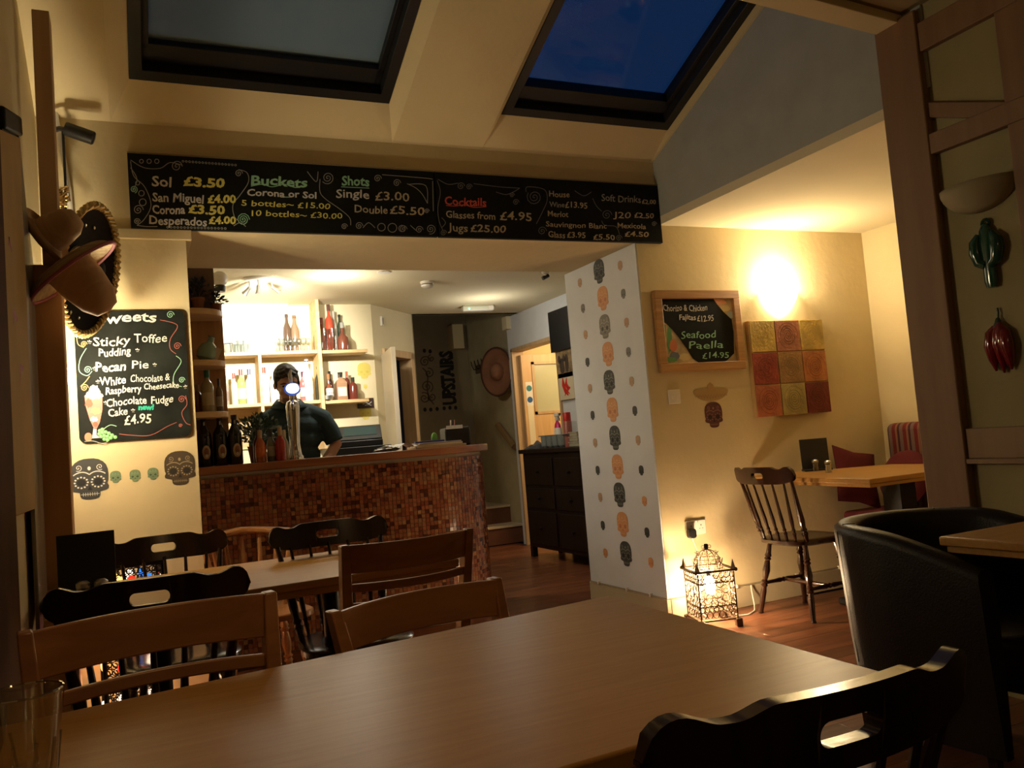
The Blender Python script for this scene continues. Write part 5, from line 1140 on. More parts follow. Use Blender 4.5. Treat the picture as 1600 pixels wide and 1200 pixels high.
# beer tap
tp = thing('beer_tap', 'tall chrome beer font with a glowing oval badge', 'beer tap', (at(462, 712, Y=5.42).x, 5.42, BT))
MB().lathe([(.050, 0), (.050, .015), (.040, .03), (.033, .10), (.037, .20), (.042, .30), (.043, .335), (.036, .365), (.018, .378), (.001, .38)], 24).build('column', METAL, tp)
MB().tube([(0, -.03, .335), (-.015, -.075, .35), (-.02, -.10, .34), (-.02, -.105, .31)], [.015, .013, .012, .010], 12).build('spout', METAL, tp)
MB().lathe([(.014, .37), (.016, .40), (.012, .43)], 12).build('neck', METAL, tp)
MB().lathe([(.001, -.010), (.046, -.008), (.052, 0), (.046, .008), (.001, .010)], 28, (0, -.03, .445), Matrix.Rotation(R(90), 3, 'X')@Matrix.Diagonal((1, .80, 1))).build('badge', mat('badge_rim', (.05, .09, .3), .3, emit=(.10, .22, .9), estr=.35), tp)
MB().lathe([(.001, 0), (.041, 0), (.041, .004), (.001, .005)], 24, (0, -.0395, .448), Matrix.Rotation(R(90), 3, 'X')@Matrix.Diagonal((1, .78, 1))).build('badge_light', mat('lit_badge', (.9, .95, 1), .4, emit=(.80, .92, 1), estr=2.6), tp)
MB().tube([(-.002, -.02, .47), (-.008, -.02, .54), (.002, -.02, .575)], [.012, .013, .003], 8).build('tap_handle', mat('clear_handle', (.55, .56, .6), .15, coat=.5), tp)
# ---------- back shelves
SY0, SY1 = 7.26, 7.498
bs = thing('back_bar_shelves', 'pine shelving on the wall behind the bar', 'shelf', (0, 7.38, 0))
zA, zB = 2.06, 1.625
def sh2(x0, x1, z, nm='shelf', th=.028): return MB().bb(x0, x1, SY0-7.38, SY1-7.38, z-th, z).build(nm, PINE, bs, bevel=.002)
sh2(.302, 1.505, zA); sh2(1.535, 1.95, zA-.005); sh2(.302, 1.505, zB); sh2(1.535, 1.93, zB-.01)
MB().bb(1.505, 1.535, SY0-7.38-.03, SY1-7.38, 1.20, 2.499).build('upright', PINE, bs, bevel=.002); MB().bb(1.005, 1.03, SY0-7.38, SY1-7.38, zB, zA-.028).build('upright', PINE, bs); MB().bb(1.005, 1.03, SY0-7.38, SY1-7.38, 1.25, zB-.028).build('upright', PINE, bs)
MB().bb(.302, 1.505, SY1-7.38-.012, SY1-7.38, 1.25, zB-.028).build('back_panel', PINE, bs)
MB().bb(1.30, 1.505, SY0-7.38+.1, SY1-7.38, 2.49, 2.499).build('cornice', PINE, bs) if False else None
# white slab with a slanted right edge, left above the shelves
mb = MB(); mb.add([(.30, 7.27, 2.10), (1.23, 7.27, 2.10), (1.31, 7.27, 2.499), (.30, 7.27, 2.499), (.30, 7.499, 2.10), (1.23, 7.499, 2.10), (1.31, 7.499, 2.499), (.30, 7.499, 2.499)], [(0, 1, 2, 3), (7, 6, 5, 4), (0, 4, 5, 1), (1, 5, 6, 2), (2, 6, 7, 3), (3, 7, 4, 0)])
mb.v = [(x-(.06 if z < 2.2 and x > 1 else 0), y if y > 7.4 else 7.43, 2.062 if z < 2.2 else z) for x, y, z in mb.v]
struct(mb, 'trim_white_slab', WHITE, 'white slab above the back bar shelves')
SB = [ # px x, kind, glass, cap, label colour, h, r, descr, shelfZ
 (296, 0), ]
low = [(352, 'spirit', (.30, .26, .22), (.02, .02, .02), (.20, .15, .12), .25, .034, 'bottle with a dark label at the left of the lower back shelf'), (367, 'spirit', (.55, .55, .45), (.35, .03, .03), None, .27, .028, 'clear bottle with a red cap on the lower back shelf'), (378, 'spirit', (.28, .36, .12), (.40, .03, .03), (.62, .60, .40), .30, .036, 'green bottle with a tall red cap on the lower back shelf'),
       (391, 'spirit', (.62, .62, .56), (.10, .10, .25), (.75, .74, .70), .30, .034, 'clear bottle with a dark blue cap on the lower back shelf'), (414, 'spirit', (.66, .66, .62), (.25, .04, .03), (.78, .77, .72), .31, .042, 'wide clear bottle with a pourer left of the barman'),
       (428, 'spirit', (.55, .53, .5), (.5, .5, .5), (.75, .72, .68), .28, .03, 'clear bottle just left of the barman head'),
       (475, 'spirit', (.50, .12, .12), (.08, .02, .05), (.70, .45, .45), .26, .034, 'pink bottle just right of the barman head'), (482, 'beer', (.72, .70, .66), (.06, .05, .10), (.78, .76, .72), .37, .045, 'tall white bottle with a dark cap right of the barman')]
for x, k, g, c, l, h, r_, d in low: bottle(onshelf(x, 620, 7.36, zB), d, k, g, c, l, h, r_)
low2 = [(499, 'beer', (.03, .03, .02), (.02, .02, .02), None, .31, .035, 'dark bottle beside the shelf upright, lower right shelf', 0), (514, 'squat', (.20, .06, .03), (.35, .16, .07), (.72, .66, .60), .24, .033, 'round bottle with a copper neck on the lower right shelf', 0), (519, 'spirit', (.05, .02, .02), (.01, .01, .01), None, .27, .028, 'dark slim bottle with a black cap on the lower right shelf', .07),
        (533, 'spirit', (.34, .20, .12), (.02, .02, .02), (.66, .60, .50), .25, .052, 'square bottle with a cream label on the lower right shelf', 1), (545, 'spirit', (.10, .02, .015), (.38, .12, .06), None, .26, .028, 'dark bottle with a red brown neck on the lower right shelf', .05), (552, 'spirit', (.14, .03, .02), (.03, .03, .02), None, .20, .040, 'short dark red bottle at the end of the lower right shelf', 0)]
for x, k, g, c, l, h, r_, d, o_ in low2: q = onshelf(x, 620, 7.37, zB-.01); bottle((q[0], 7.35+(o_ if o_ != 1 else 0), q[2]), d, k, g, c, l, h, r_, square=(o_ == 1))
upb = [(452, 'beer', (.10, .06, .04), (.05, .03, .02), None, .34, .034, 'dark bottle by the white slab, upper shelf', 1), (464, 'beer', (.24, .16, .10), (.14, .07, .04), None, .33, .036, 'brown bottle behind the upper shelf glasses', 1),
       (504, 'squat', (.12, .03, .02), (.12, .03, .02), None, .30, .046, 'round dark red decanter on the upper right shelf', 0), (517, 'spirit', (.42, .06, .03), (.10, .04, .03), None, .42, .036, 'tall red bottle on the upper right shelf', 0), (527, 'spirit', (.40, .38, .32), (.42, .40, .35), None, .37, .026, 'tall frosted bottle on the upper right shelf', .06), (536, 'beer', (.035, .05, .03), (.01, .01, .01), None, .34, .030, 'dark green bottle on the upper right shelf', .07), (535, 'squat', (.16, .05, .03), (.30, .30, .26), None, .25, .042, 'squat bottle of dark spirit at the end of the upper right shelf', -.04), (498, 'beer', (.02, .02, .02), (.01, .01, .01), None, .24, .036, 'black bottle against the upright on the upper right shelf', .03)]
for x, k, g, c, l, h, r_, d, o_ in upb:
    q = onshelf(x, 545, 7.36, zA if o_ == 1 else zA-.005); bottle((q[0], 7.36+(.05 if o_ == 1 else o_), q[2]), d, k, g, c, l, h, r_)
def wineglass(loc, label, h=.12, r=.03, stem=True, group=None):
    pr = [(r*.9, 0), (r*.85, .004), (.004, .008), (.004, h*.42), (r*.8, h*.55), (r, h*.75), (r*.85, h)] if stem else [(r*.8, 0), (r*.82, h*.1), (r*.95, h*.6), (r*1.1, h)]
    o_ = MB().lathe(pr, 14).build('wine_glass' if stem else 'drinking_glass', GLASS, loc=loc); return tag(o_, label, 'glass', group)
for i, x in enumerate((434, 440, 447, 454, 461, 468, 475, 482)): wineglass(onshelf(x, 545, 7.30+.03*(i % 2), zA), '%s clear wine glass from the left on the upper back shelf' % ordn[i], .11, .028, True, 'wine glasses on the upper back shelf')
for i, x in enumerate((367, 376, 386)): wineglass(onshelf(x, 545, 7.30, zA), '%s clear tumbler from the left on the upper back shelf' % ordn[i], .10, .034, False, 'tumblers at the left of the upper back shelf')
for i, (x, lab) in enumerate(((508, 'left one of two tall flared glasses on the upper right shelf'), (521, 'right one of two tall flared glasses on the upper right shelf'))): wineglass(onshelf(x, 545, 7.29, zA-.005), lab, .19, .035, False)
bw = thing('bowl', 'glass bowl with lid at the left of the upper back shelf', 'bowl', onshelf(356, 545, 7.36, zA)); MB().lathe([(.02, 0), (.04, .03), (.045, .08), (.043, .08), (.037, .03), (.001, .01)], 14).build('bowl_body', mat('grey_glass', (.30, .30, .26), .2), bw); MB().lathe([(.05, .085), (.03, .10), (.001, .11)], 14).build('lid', STEEL, bw)
tn = tag(MB().lathe([(.040, 0), (.052, .01), (.055, .045), (.050, .045), (.046, .012), (.001, .010)], 18).build('metal_dish', STEEL), 'small metal dish at the front of the lower right shelf', 'dish'); tn.location = onshelf(511, 620, 7.29, zB-.01)
# small picture, till, thermostat
q = at(571, 630, Y=7.499); sp1 = thing('small_picture', 'small dark photograph beside the back bar shelves', 'picture', (q.x, 7.499, q.z)); MB().bb(-.075, .075, -.012, 0, -.045, .045).build('canvas', mat('dark_photo', (.03, .012, .010), .5), sp1)
mb = MB(); mb.ribbon([(-.03, -.01), (0, .005), (.03, -.008), (.055, .01)], .008, -.012, .001); mb.ribbon([(-.01, -.02), (.03, -.014), (.05, -.025)], .006, -.012, .001); mb.build('picture_highlight', CHGR, sp1, smooth=0)
q = at(605, 503, Y=7.66); thr = thing('wall_sensor', 'small cream sensor on the diagonal wall above the door', 'sensor', P0+Vector((math.cos(ad), math.sin(ad), 0))*.18+Vector((0, 0, 2.36)), ad); MB().bb(-.02, .02, -.022, 0, -.045, .045).build('casing', PWHITE, thr, bevel=.004); MB().bb(-.004, .004, -.024, -.022, -.03, .03).build('grille', BLK, thr)
tl_ = thing('cash_register', 'black touch screen till with cash drawer behind the bar', 'cash register', (at(568, 700, Y=6.6).x, 6.6, 1.04), R(-12))
MB().bb(-.24, .21, -.18, .2, 0, .15).build('cash_drawer', BLK, tl_, bevel=.006); MB().bb(-.20, .15, -.12, .15, .15, .20).build('printer_base', BLK, tl_, bevel=.008)
MB().bb(-.19, .15, -.012, .012, 0, .17).build('screen_casing', BLK, tl_, loc=(0, -.05, .20), rot=(R(-48), 0, 0), bevel=.006); MB().bb(-.150, .11, -.015, -.0125, .045, .145).build('touch_screen', mat('teal_screen', (.02, .05, .05), .25, emit=(.06, .15, .15), estr=.08), tl_, loc=(0, -.05, .20), rot=(R(-48), 0, 0)); MB().lathe([(.001, 0), (.012, 0), (.012, .004), (.001, .005)], 12, (.02, -.18, .06), Matrix.Rotation(R(90), 3, 'X')).build('drawer_lock', STEEL, tl_)
bc = thing('back_counter', 'dark worktop cabinet behind the bar carrying the till', 'cabinet', (1.35, 6.85, 0)); MB().bb(-.95, .75, -.45, .5, 0, 1.0).build('cabinet_body', CABW, bc); MB().bb(-.97, .77, -.47, .5, 1.0, 1.04).build('worktop', CABW, bc, bevel=.003)
for k in range(3): MB().bb(-.9+k*.55, -.4+k*.55, -.465, -.45, .1, .92).build('door', CABW, bc, bevel=.004)
# papers, organiser, cup on the right end of the bar
def bloc(x, y, Z, z=None): p_ = at(x, y, Z=Z); return p_
px_ = lambda x, Y: at(x, 700, Y=Y).x
pl = thing('book_stack', 'stack of menus and a blue folder on the right end of the bar', 'books', (px_(682, 5.6), 5.60, BT), R(-6))
for k, (w_, d_, z0, z1, c, nm, r_) in enumerate(((.36, .26, 0, .016, (.50, .36, .20), 'menu_book', 3), (.33, .24, .017, .030, (.60, .50, .34), 'menu_book', -3), (.30, .24, .031, .040, (.38, .34, .38), 'folder', 2), (.20, .18, .041, .052, (.03, .03, .16), 'blue_notebook', -8))):
    MB().bb(-w_/2, w_/2, -d_/2, d_/2, z0, z1).build(nm, mat('book_%d' % k, c, .5), pl, loc=(0 if k < 3 else -.05, 0, 0), rot=(0, 0, R(r_)), bevel=.002)
nk = thing('paper_pile', 'loose crumpled white papers and receipts on the bar', 'papers', (px_(620, 5.5), 5.5, BT), 0)
rj = random.Random(8)
for k in range(6):
    N_ = 6; w_, d_ = rj.uniform(.10, .2), rj.uniform(.08, .13); vs = []; 
    for i in range(N_+1):
        for j in range(N_+1): vs.append((-w_/2+w_*i/N_, -d_/2+d_*j/N_, .003+.004*k+.010*math.sin(i*1.1+k)*math.sin(j*.9+k)**2+.006*math.sin(i*.7)))
    mn = min(v[2] for v in vs); vs = [(a, b, c-mn+.001+.004*k) for a, b, c in vs]
    MB().add(vs, [(i*(N_+1)+j, (i+1)*(N_+1)+j, (i+1)*(N_+1)+j+1, i*(N_+1)+j+1) for i in range(N_) for j in range(N_)]).build('sheet', PAPER, nk, loc=(rj.uniform(-.10, .12), rj.uniform(-.05, .05), 0), rot=(0, 0, rj.uniform(-1, 1)))
og = thing('desk_organiser', 'black organiser with a white card and pens at the end of the bar', 'organiser', (px_(712, 5.75), 5.74, BT), R(-8))
MB().bb(-.085, .10, -.06, .14, .0, .135).build('box', BLK, og, bevel=.012); MB().bb(-.075, .045, -.064, -.060, .125, .15).build('white_card', PAPER, og)
for k, (x_, c) in enumerate(((-.035, (.6, .5, .45)), (-.02, (.02, .02, .02)), (-.008, (.5, .2, .18)))): MB().tube([(x_, -.03, .13), (x_+.004, -.03, .19)], .005, 6).build('pen', mat('pen_%d' % k, c, .4), og)
gc = thing('green_cup', 'small bright green plastic cup on the bar papers', 'cup', (px_(683, 5.56), 5.60, BT+.0535)); MB().lathe([(.022, 0), (.024, .01), (.020, .035), (.012, .050), (.001, .054)], 14).build('cup_body', mat('lime_plastic', (.16, .42, .06), .35), gc); MB().lathe([(.023, .008), (.0245, .009), (.023, .010)], 14).build('rim', mat('dark_green', (.05, .2, .03), .4), gc)

# ---------- ceiling fittings
sl_ = thing('ceiling_spotlight', 'white three arm spotlight fitting on the bar ceiling', 'ceiling light', (at(406, 434, Z=2.5).x, at(406, 434, Z=2.5).y, 2.5))
MB().lathe([(.001, -.022), (.11, -.022), (.12, -.012), (.12, 0)], 28, sy=.6).build('base_plate', PWHITE, sl_)
for k, (dx, dy, ang, az) in enumerate(((-.075, .02, -40, 150), (-.02, -.04, -5, 0), (.085, 0, 50, -20))):
    h_ = thing('x', 'x', 'x'); bpy.data.objects.remove(h_)
    a = Vector((dx, dy, -.02)); b_ = a+Vector((0, 0, -.05)); MB().tube([a, b_], .006, 6).build('arm', STEEL, sl_)
    d_ = Vector((math.sin(R(ang)), -.15 if k else .8, -math.cos(R(ang)))).normalized(); M3 = d_.to_track_quat('Z', 'Y').to_matrix()
    hd = MB().lathe([(.001, -.01), (.013, -.008), (.015, .025), (.020, .05), (.024, .062)], 16, b_+d_*.005, M3).build('spot_head', STEEL, sl_); MB().lathe([(.001, .055), (.021, .057)], 14, b_+d_*.005, M3).build('spot_lens', mat('spot_lens_lit', (1, 1, 1), .4, emit=(1, .9, .7), estr=3.0 if k != 1 else .4), hd)
p_ = at(600, 425, Z=2.5); dl = thing('downlight', 'round recessed downlight glowing in the bar ceiling', 'ceiling light', (p_.x, p_.y, 2.5)); MB().lathe([(.052, 0), (.052, -.006), (.038, -.008)], 24).build('rim', PWHITE, dl); MB().lathe([(.001, -.006), (.038, -.006)], 20).build('lamp', mat('downlight_lit', (1, 1, 1), .4, emit=(1, .92, .8), estr=6), dl)
p_ = at(667, 440, Z=2.5); sd = thing('smoke_detector', 'white round smoke detector on the bar ceiling', 'smoke detector', (p_.x, p_.y, 2.5)); MB().lathe([(.055, 0), (.055, -.018), (.050, -.022)], 24).build('base', PWHITE, sd); MB().lathe([(.045, -.018), (.045, -.030)], 20).build('vent_ring', BLK, sd); MB().lathe([(.052, -.029), (.050, -.042), (.035, -.052), (.001, -.054)], 24).build('cap', PWHITE, sd)
p_ = at(732, 484, Z=2.46); el_ = thing('emergency_light', 'white emergency light with a green indicator over the corridor', 'emergency light', (p_.x+.1, p_.y, 2.5), R(-8)); MB().bb(-.16, .16, -.045, .045, -.055, 0).build('casing', PWHITE, el_, bevel=.012); MB().bb(-.16, .10, -.05, -.044, -.045, -.012).build('diffuser', mat('diffuser', (.6, .62, .5), .3), el_, bevel=.003)
MB().ell((-.10, -.052, -.035), (.007, .004, .007), 10).build('indicator', mat('green_led', (.1, 1, .4), .4, emit=(.10, 1, .45), estr=7), el_)
p_ = at(852, 429, Z=2.47); mc = thing('dome_camera', 'tiny ceiling camera at the right of the bar ceiling', 'camera', (p_.x, p_.y, 2.5)); MB().lathe([(.03, 0), (.03, -.02), (.012, -.03), (.012, -.045)], 14).build('mount', PWHITE, mc); MB().lathe([(.001, -.03), (.016, -.03), (.016, .03), (.001, .031)], 12, (0, 0, -.05), Matrix.Rotation(R(65), 3, 'Y')).build('camera_body', BLK, mc)
p_ = at(343, 436, Y=6.0); gl = thing('wall_globe_lamp', 'white globe on a dark bracket beside the corner shelf', 'lamp', (p_.x, 6.0, p_.z)); MB().ell((0, 0, 0), (.055, .055, .055), 16).build('globe', PWHITE, gl); MB().lathe([(.035, -.09), (.038, -.05), (.03, -.045)], 12).build('holder', BLK, gl); MB().bb(-.25, -.02, -.01, .01, -.085, -.065).build('arm', BLK, gl)

# ================================================================= CORRIDOR
DEC = mat('decal_dark', (.018, .016, .015), .8); DECB = mat('decal_brown', (.12, .075, .04), .8)
us = thing('upstairs_decal', 'UPSTAIRS lettering decal with dots and scrolls on the stair wall', 'wall decal', (0, 9.799, 0))
def ux(x, y): q = at(x, y, Y=9.799); return q.x, q.z
a_ = ux(711, 632); text('UPSTAIRS', us, a_[0]+.01, a_[1], .235, DEC, -.0012, .012, 0, 0, R(90), .70, 'lettering', 'LEFT', .95)
mb = MB()
for i, (x, y) in enumerate(((663, 548), (672, 549), (704, 555), (705, 566), (706, 576), (707, 586), (709, 596), (709, 606), (710, 616), (711, 627), (712, 637), (664, 640), (673, 640), (683, 639), (694, 638), (703, 637))): c = ux(x, y); mb.disc(c, .022, .026, -.0012, 10, 0)
mb.build('dots', DEC, us, smooth=0)['kind'] = 'stuff'
mb = MB()
for cx, cy, r_, tt, a0, dr in ((664, 565, 9, 2, 0, 1), (670, 583, 8, 1.6, 2, -1), (667, 604, 10, 2, 1, 1), (663, 622, 9, 1.8, 3, -1), (675, 620, 7, 1.5, 0, 1), (674, 560, 6, 1.4, 2, 1)): mb.ribbon([ux(x, y) for x, y in sp(cx, cy, r_, tt, a0, dr)], .016, 0, .0012)
mb.ribbon([ux(x, y) for x, y in bez([(660, 575), (680, 590), (655, 605), (678, 632)])], .016, 0, .0012); mb.build('scrolls', DECB, us, smooth=0)
hr = thing('coat_rack', 'brown coat rail with hooks on the stair wall', 'coat rack', (3.9195, 9.0, 2.04)); MB().bb(-.02, 0, -.50, .55, -.05, .05).build('rail', DECB, hr, bevel=.004)
for k in range(10): y_ = -.46+k*.108; MB().tube([(-.02, y_, .0), (-.055, y_, .0), (-.075, y_, .05), (-.085, y_, .10)], .006, 6).build('hook', BLKM, hr)
h5 = hat('large round brown straw hat hanging on the stair wall hooks', (3.785, 8.60, 1.92), (0, R(-90), R(30)), .27, .10, .09, mat('brown_straw', (.20, .085, .04), .85, bump=.4, bscale=120, vary=.2), mat('brown_straw_crown', (.22, .10, .05), .85, bump=.4, bscale=120), .03, name='straw_sombrero', squash=.80)
MB().tube([(.27*math.cos(2*PI*i/32), .27*.80*math.sin(2*PI*i/32), .028) for i in range(32)], .011, 6, closed=True).build('bound_edge', mat('dark_binding', (.06, .018, .010), .8), h5)
bt_ = thing('hanging_belt', 'dark belt with a round buckle hanging left of the straw hat', 'belt', (3.885, 8.95, 1.95)); MB().tube([(0, 0, .06), (-.01, .02, -.02), (-.01, .03, -.10), (-.01, .01, -.17)], .010, 6).build('strap', DECB, bt_); MB().ring((-.015, .0, -.19), .028, .006, 14, 5, Matrix.Rotation(PI/2, 3, 'Z')).build('buckle', STEEL, bt_)
a_, b_ = at(778, 664, X=3.88), at(804, 698, X=3.88); hdl = thing('handrail', 'short sloping wooden handrail on the stair wall', 'handrail', (3.88, 0, 0)); MB().tube([(0, a_.y, a_.z), (0, b_.y, b_.z)], .036, 8).build('rail', mat('handrail_wood', (.26, .16, .07), .5), hdl)
for q in (.2, .8): v_ = a_.lerp(b_, q); MB().tube([(0, v_.y, v_.z), (.035, v_.y, v_.z-.03)], .007, 6).build('bracket', STEEL, hdl)
# pictures by the column
def wpic(x, y, w_, h_, label, m, extra=None, nm='wall_picture', cat='picture', th=.03):
    q = at(x, y, X=XR-.001); t = thing(nm, label, cat, (XR-.0005, q.y, q.z), -PI/2); MB().bb(-w_/2, w_/2, -th, 0, -h_/2, h_/2).build('canvas', m, t, bevel=.003); return t
wpic(882, 515, .42, .40, 'black flat speaker panel high on the corridor wall', BLK, nm='wall_speaker', cat='speaker', th=.06)
t = wpic(886, 568, .34, .27, 'sepia photograph canvas below the black panel', mat('sepia_photo', (.30, .20, .09), .6, vary=.7, vscale=16))
mb = MB()
for (x_, z_, rx, rz_) in ((-.05, -.02, .05, .08), (.05, .0, .04, .09), (0, .05, .03, .03), (-.10, .05, .03, .04)): mb.disc((x_, z_), rx, rz_, -.0305, 12)
mb.build('figures', mat('sepia_dark', (.05, .03, .02), .7), t, smooth=0)
t = wpic(889, 603, .30, .26, 'cream canvas with a red painted chilli below the sepia one', mat('cream_canvas', (.62, .54, .38), .7))
mb = MB(); mb.ribbon([(-.06, .09), (-.055, .02), (-.02, -.05), (.03, -.09)], [.01, .06, .05, .015], -.0305, .001); mb.ribbon([(.02, .08), (.0, .02), (.04, -.03), (.08, -.02)], [.01, .05, .05, .01], -.0305, .0012); mb.ribbon([(-.04, -.09), (.0, -.04), (.06, -.08)], [.01, .03, .01], -.0305, .0014); mb.build('red_chilli', mat('chilli_red_paint', (.55, .02, .01), .6), t, smooth=0)
# sideboard against the corridor wall
sbd = thing('sideboard', 'tall dark wooden sideboard with drawers beside the column', 'sideboard', (3.655, 6.86, 0), -PI/2)
MB().bb(-.63, .70, -.165, .19, .10, 1.0).build('carcass', CABW, sbd, bevel=.004); MB().bb(-.67, .74, -.195, .193, 1.0, 1.04).build('top_board', CABW, sbd, bevel=.006)
for sx in (-.60, .67):
    for sy in (-.14, .16): MB().bb(sx-.03, sx+.03, sy-.025, sy+.025, 0, .10).build('leg', CABW, sbd, bevel=.003)
for (x0, x1, z0, z1, nm) in ((-.58, .0, .70, .95, 'drawer'), (.04, .64, .70, .95, 'drawer'), (-.58, .0, .48, .67, 'drawer'), (.04, .64, .48, .67, 'drawer'), (-.58, .0, .14, .45, 'door'), (.04, .64, .14, .45, 'door')):
    d_ = MB().bb(x0, x1, -.180, -.165, z0, z1).build(nm, CABW, sbd, bevel=.005); MB().lathe([(.006, 0), (.006, .012), (.016, .018), (.014, .028), (.001, .030)], 12, ((x0+x1)/2, -.18, (z0+z1)/2), Matrix.Rotation(PI/2, 3, 'X')).build('knob', BLKM, d_)
SBT = 1.0405
def onsb(x, X=3.62): return at(x, 700, X=X).y
ct = thing('cutlery_holder', 'grey cutlery caddy with scalloped front on the sideboard', 'cutlery holder', (3.64, onsb(866, 3.60), SBT), -PI/2)
for k in range(4):
    MB().lathe([(.028, .0), (.045, .02), (.050, .10), (.050, .112), (.046, .112), (.042, .02), (.001, .012)], 14, (-.18+.115*k, -.03, 0)).build('cup', mat('grey_plastic', (.20, .23, .23), .4), ct)
MB().bb(-.28, .26, -.06, .06, .112, .122).build('tray', mat('grey_plastic', (.20, .23, .23), .4), ct, bevel=.003)
sb_ = thing('spray_bottle', 'pink and white spray cleaner bottle on the cutlery caddy', 'bottle', (3.635, onsb(872, 3.62), SBT+.1225), -PI/2)
MB().lathe([(.050, 0), (.052, .02), (.045, .06)], 16, sy=.6).build('base_band', PAPER, sb_); MB().lathe([(.045, .06), (.040, .09), (.022, .115), (.016, .13)], 16, sy=.6).build('bottle_body', mat('pink_plastic', (.62, .02, .16), .3), sb_)
MB().lathe([(.020, .128), (.020, .165), (.001, .166)], 12).build('collar', PWHITE, sb_); MB().bb(-.035, .05, -.014, .014, .165, .20).build('spray_head', PWHITE, sb_, bevel=.008); MB().tube([(.03, 0, .165), (.045, 0, .145), (.05, 0, .125)], .005, 6).build('trigger', BLK, sb_); MB().bb(.05, .066, -.008, .008, .178, .192).build('nozzle', BLK, sb_)
rc = thing('aerosol_can', 'red topped aerosol can right of the spray bottle', 'can', (3.645, onsb(887.5, 3.63), SBT+.0), -PI/2); MB().lathe([(.040, 0), (.040, .23), (.034, .24)], 18).build('can_body', mat('can_grey_red', (.34, .10, .08), .35), rc); MB().lathe([(.036, .235), (.037, .31), (.034, .315), (.001, .316)], 18).build('cap', mat('red_plastic', (.50, .01, .01), .35), rc)
cl_ = thing('tea_towel', 'crumpled dark cloth at the left end of the sideboard', 'cloth', (3.60, onsb(842, 3.60), SBT)); N_ = 14; vs = []; fs = []
for i in range(N_+1):
    for j in range(N_+1):
        u, v = i/N_, j/N_; e_ = (16*u*(1-u)*v*(1-v))**.5; vs.append((-.10+.20*u, -.16+.32*v, .002+e_*(.05+.02*math.sin(9*u+4*v)+.014*math.sin(17*v-6*u))))
fs = [(i*(N_+1)+j, (i+1)*(N_+1)+j, (i+1)*(N_+1)+j+1, i*(N_+1)+j+1) for i in range(N_) for j in range(N_)]; MB().add(vs, fs).build('folds', mat('dark_cloth', (.05, .05, .055), .9), cl_, smooth=60)
gs = thing('glass_stack', 'pile of clear plastic tubs beside the aerosol can on the sideboard', 'tubs', (3.64, onsb(903, 3.62), SBT), -PI/2)
for k in range(3): MB().bb(-.09+.01*k, .09-.01*k, -.06, .06, .045*k, .045*k+.038).build('tub', mat('clear_tub', (.36, .34, .26), .2, coat=.5), gs, bevel=.006); MB().bb(-.095+.01*k, .095-.01*k, -.065, .065, .045*k+.036, .045*k+.042).build('tub_lid', mat('tub_lid', (.5, .45, .35), .3), gs)

# ================================================================= BARMAN
SKIN = mat('skin', (.46, .26, .17), .55); SHIRT = mat('teal_polo', (.014, .038, .048), .85, bump=.2, bscale=120); HAIR = mat('dark_hair', (.018, .013, .010), .6, bump=.6, bscale=220); TROU = mat('dark_trousers', (.012, .012, .014), .9)
mn_ = thing('person', 'barman with short dark hair in a dark teal polo shirt, looking down behind the bar', 'person', (1.05, 6.02, 0), R(0))
# local: faces -Y towards the counter
def remesh(o, v=.009, sm=4):
    r_ = o.modifiers.new('remesh', 'REMESH'); r_.mode = 'VOXEL'; r_.voxel_size = v; r_.use_smooth_shade = True; s_ = o.modifiers.new('smooth', 'SMOOTH'); s_.iterations = sm; s_.factor = .5
HC = Vector((-.055, -.135, 1.655)); HM = Matrix.Rotation(R(24), 3, 'X')@Matrix.Rotation(R(-6), 3, 'Y')
def hp(x, y, z): return HC+HM@Vector((x, y, z))
body = MB()
body.ell(HC+HM@Vector((0, .012, .035)), (.080, .100, .098), 20, HM); body.ell(hp(0, -.018, -.035), (.064, .078, .085), 18, HM); body.ell(hp(0, -.045, -.095), (.038, .038, .030), 14, HM)
body.tube([hp(0, -.088, .02), hp(0, -.104, -.005), hp(0, -.116, -.028), hp(0, -.098, -.040)], [.010, .012, .015, .010], 10)
for s_ in (-1, 1): body.ell(hp(s_*.082, .012, -.005), (.010, .020, .032), 10, HM); body.ell(hp(s_*.034, -.083, .022), (.022, .012, .010), 10, HM); body.ell(hp(s_*.045, -.070, -.03), (.022, .02, .02), 10, HM)
body.ell(hp(0, -.092, -.062), (.026, .012, .007), 10, HM); body.ell(hp(0, -.090, -.073), (.022, .012, .007), 10, HM)
body.tube([(-.045, -.075, 1.58), (-.03, -.02, 1.50), (0, .01, 1.42)], [.058, .060, .075], 14)
def torso(mb, g=0.0):
    for z0, rx, ry, y in ((.95, .165, .115, .02), (1.05, .160, .118, .015), (1.16, .165, .122, .01), (1.27, .180, .128, .0), (1.36, .185, .120, -.005), (1.43, .150, .095, -.005)): mb.ell((0, y, z0), (rx+g, ry+g, .09+g), 18)
    mb.tube([(-.195, -.005, 1.400), (-.10, .0, 1.445), (-.02, .0, 1.465), (.10, .0, 1.445), (.195, -.005, 1.400)], [.066+g, .068+g, .07+g, .068+g, .066+g], 14)
    for s_ in (-1, 1): mb.ell((s_*.195, -.005, 1.400), (.066+g,)*3, 14)
torso(body)
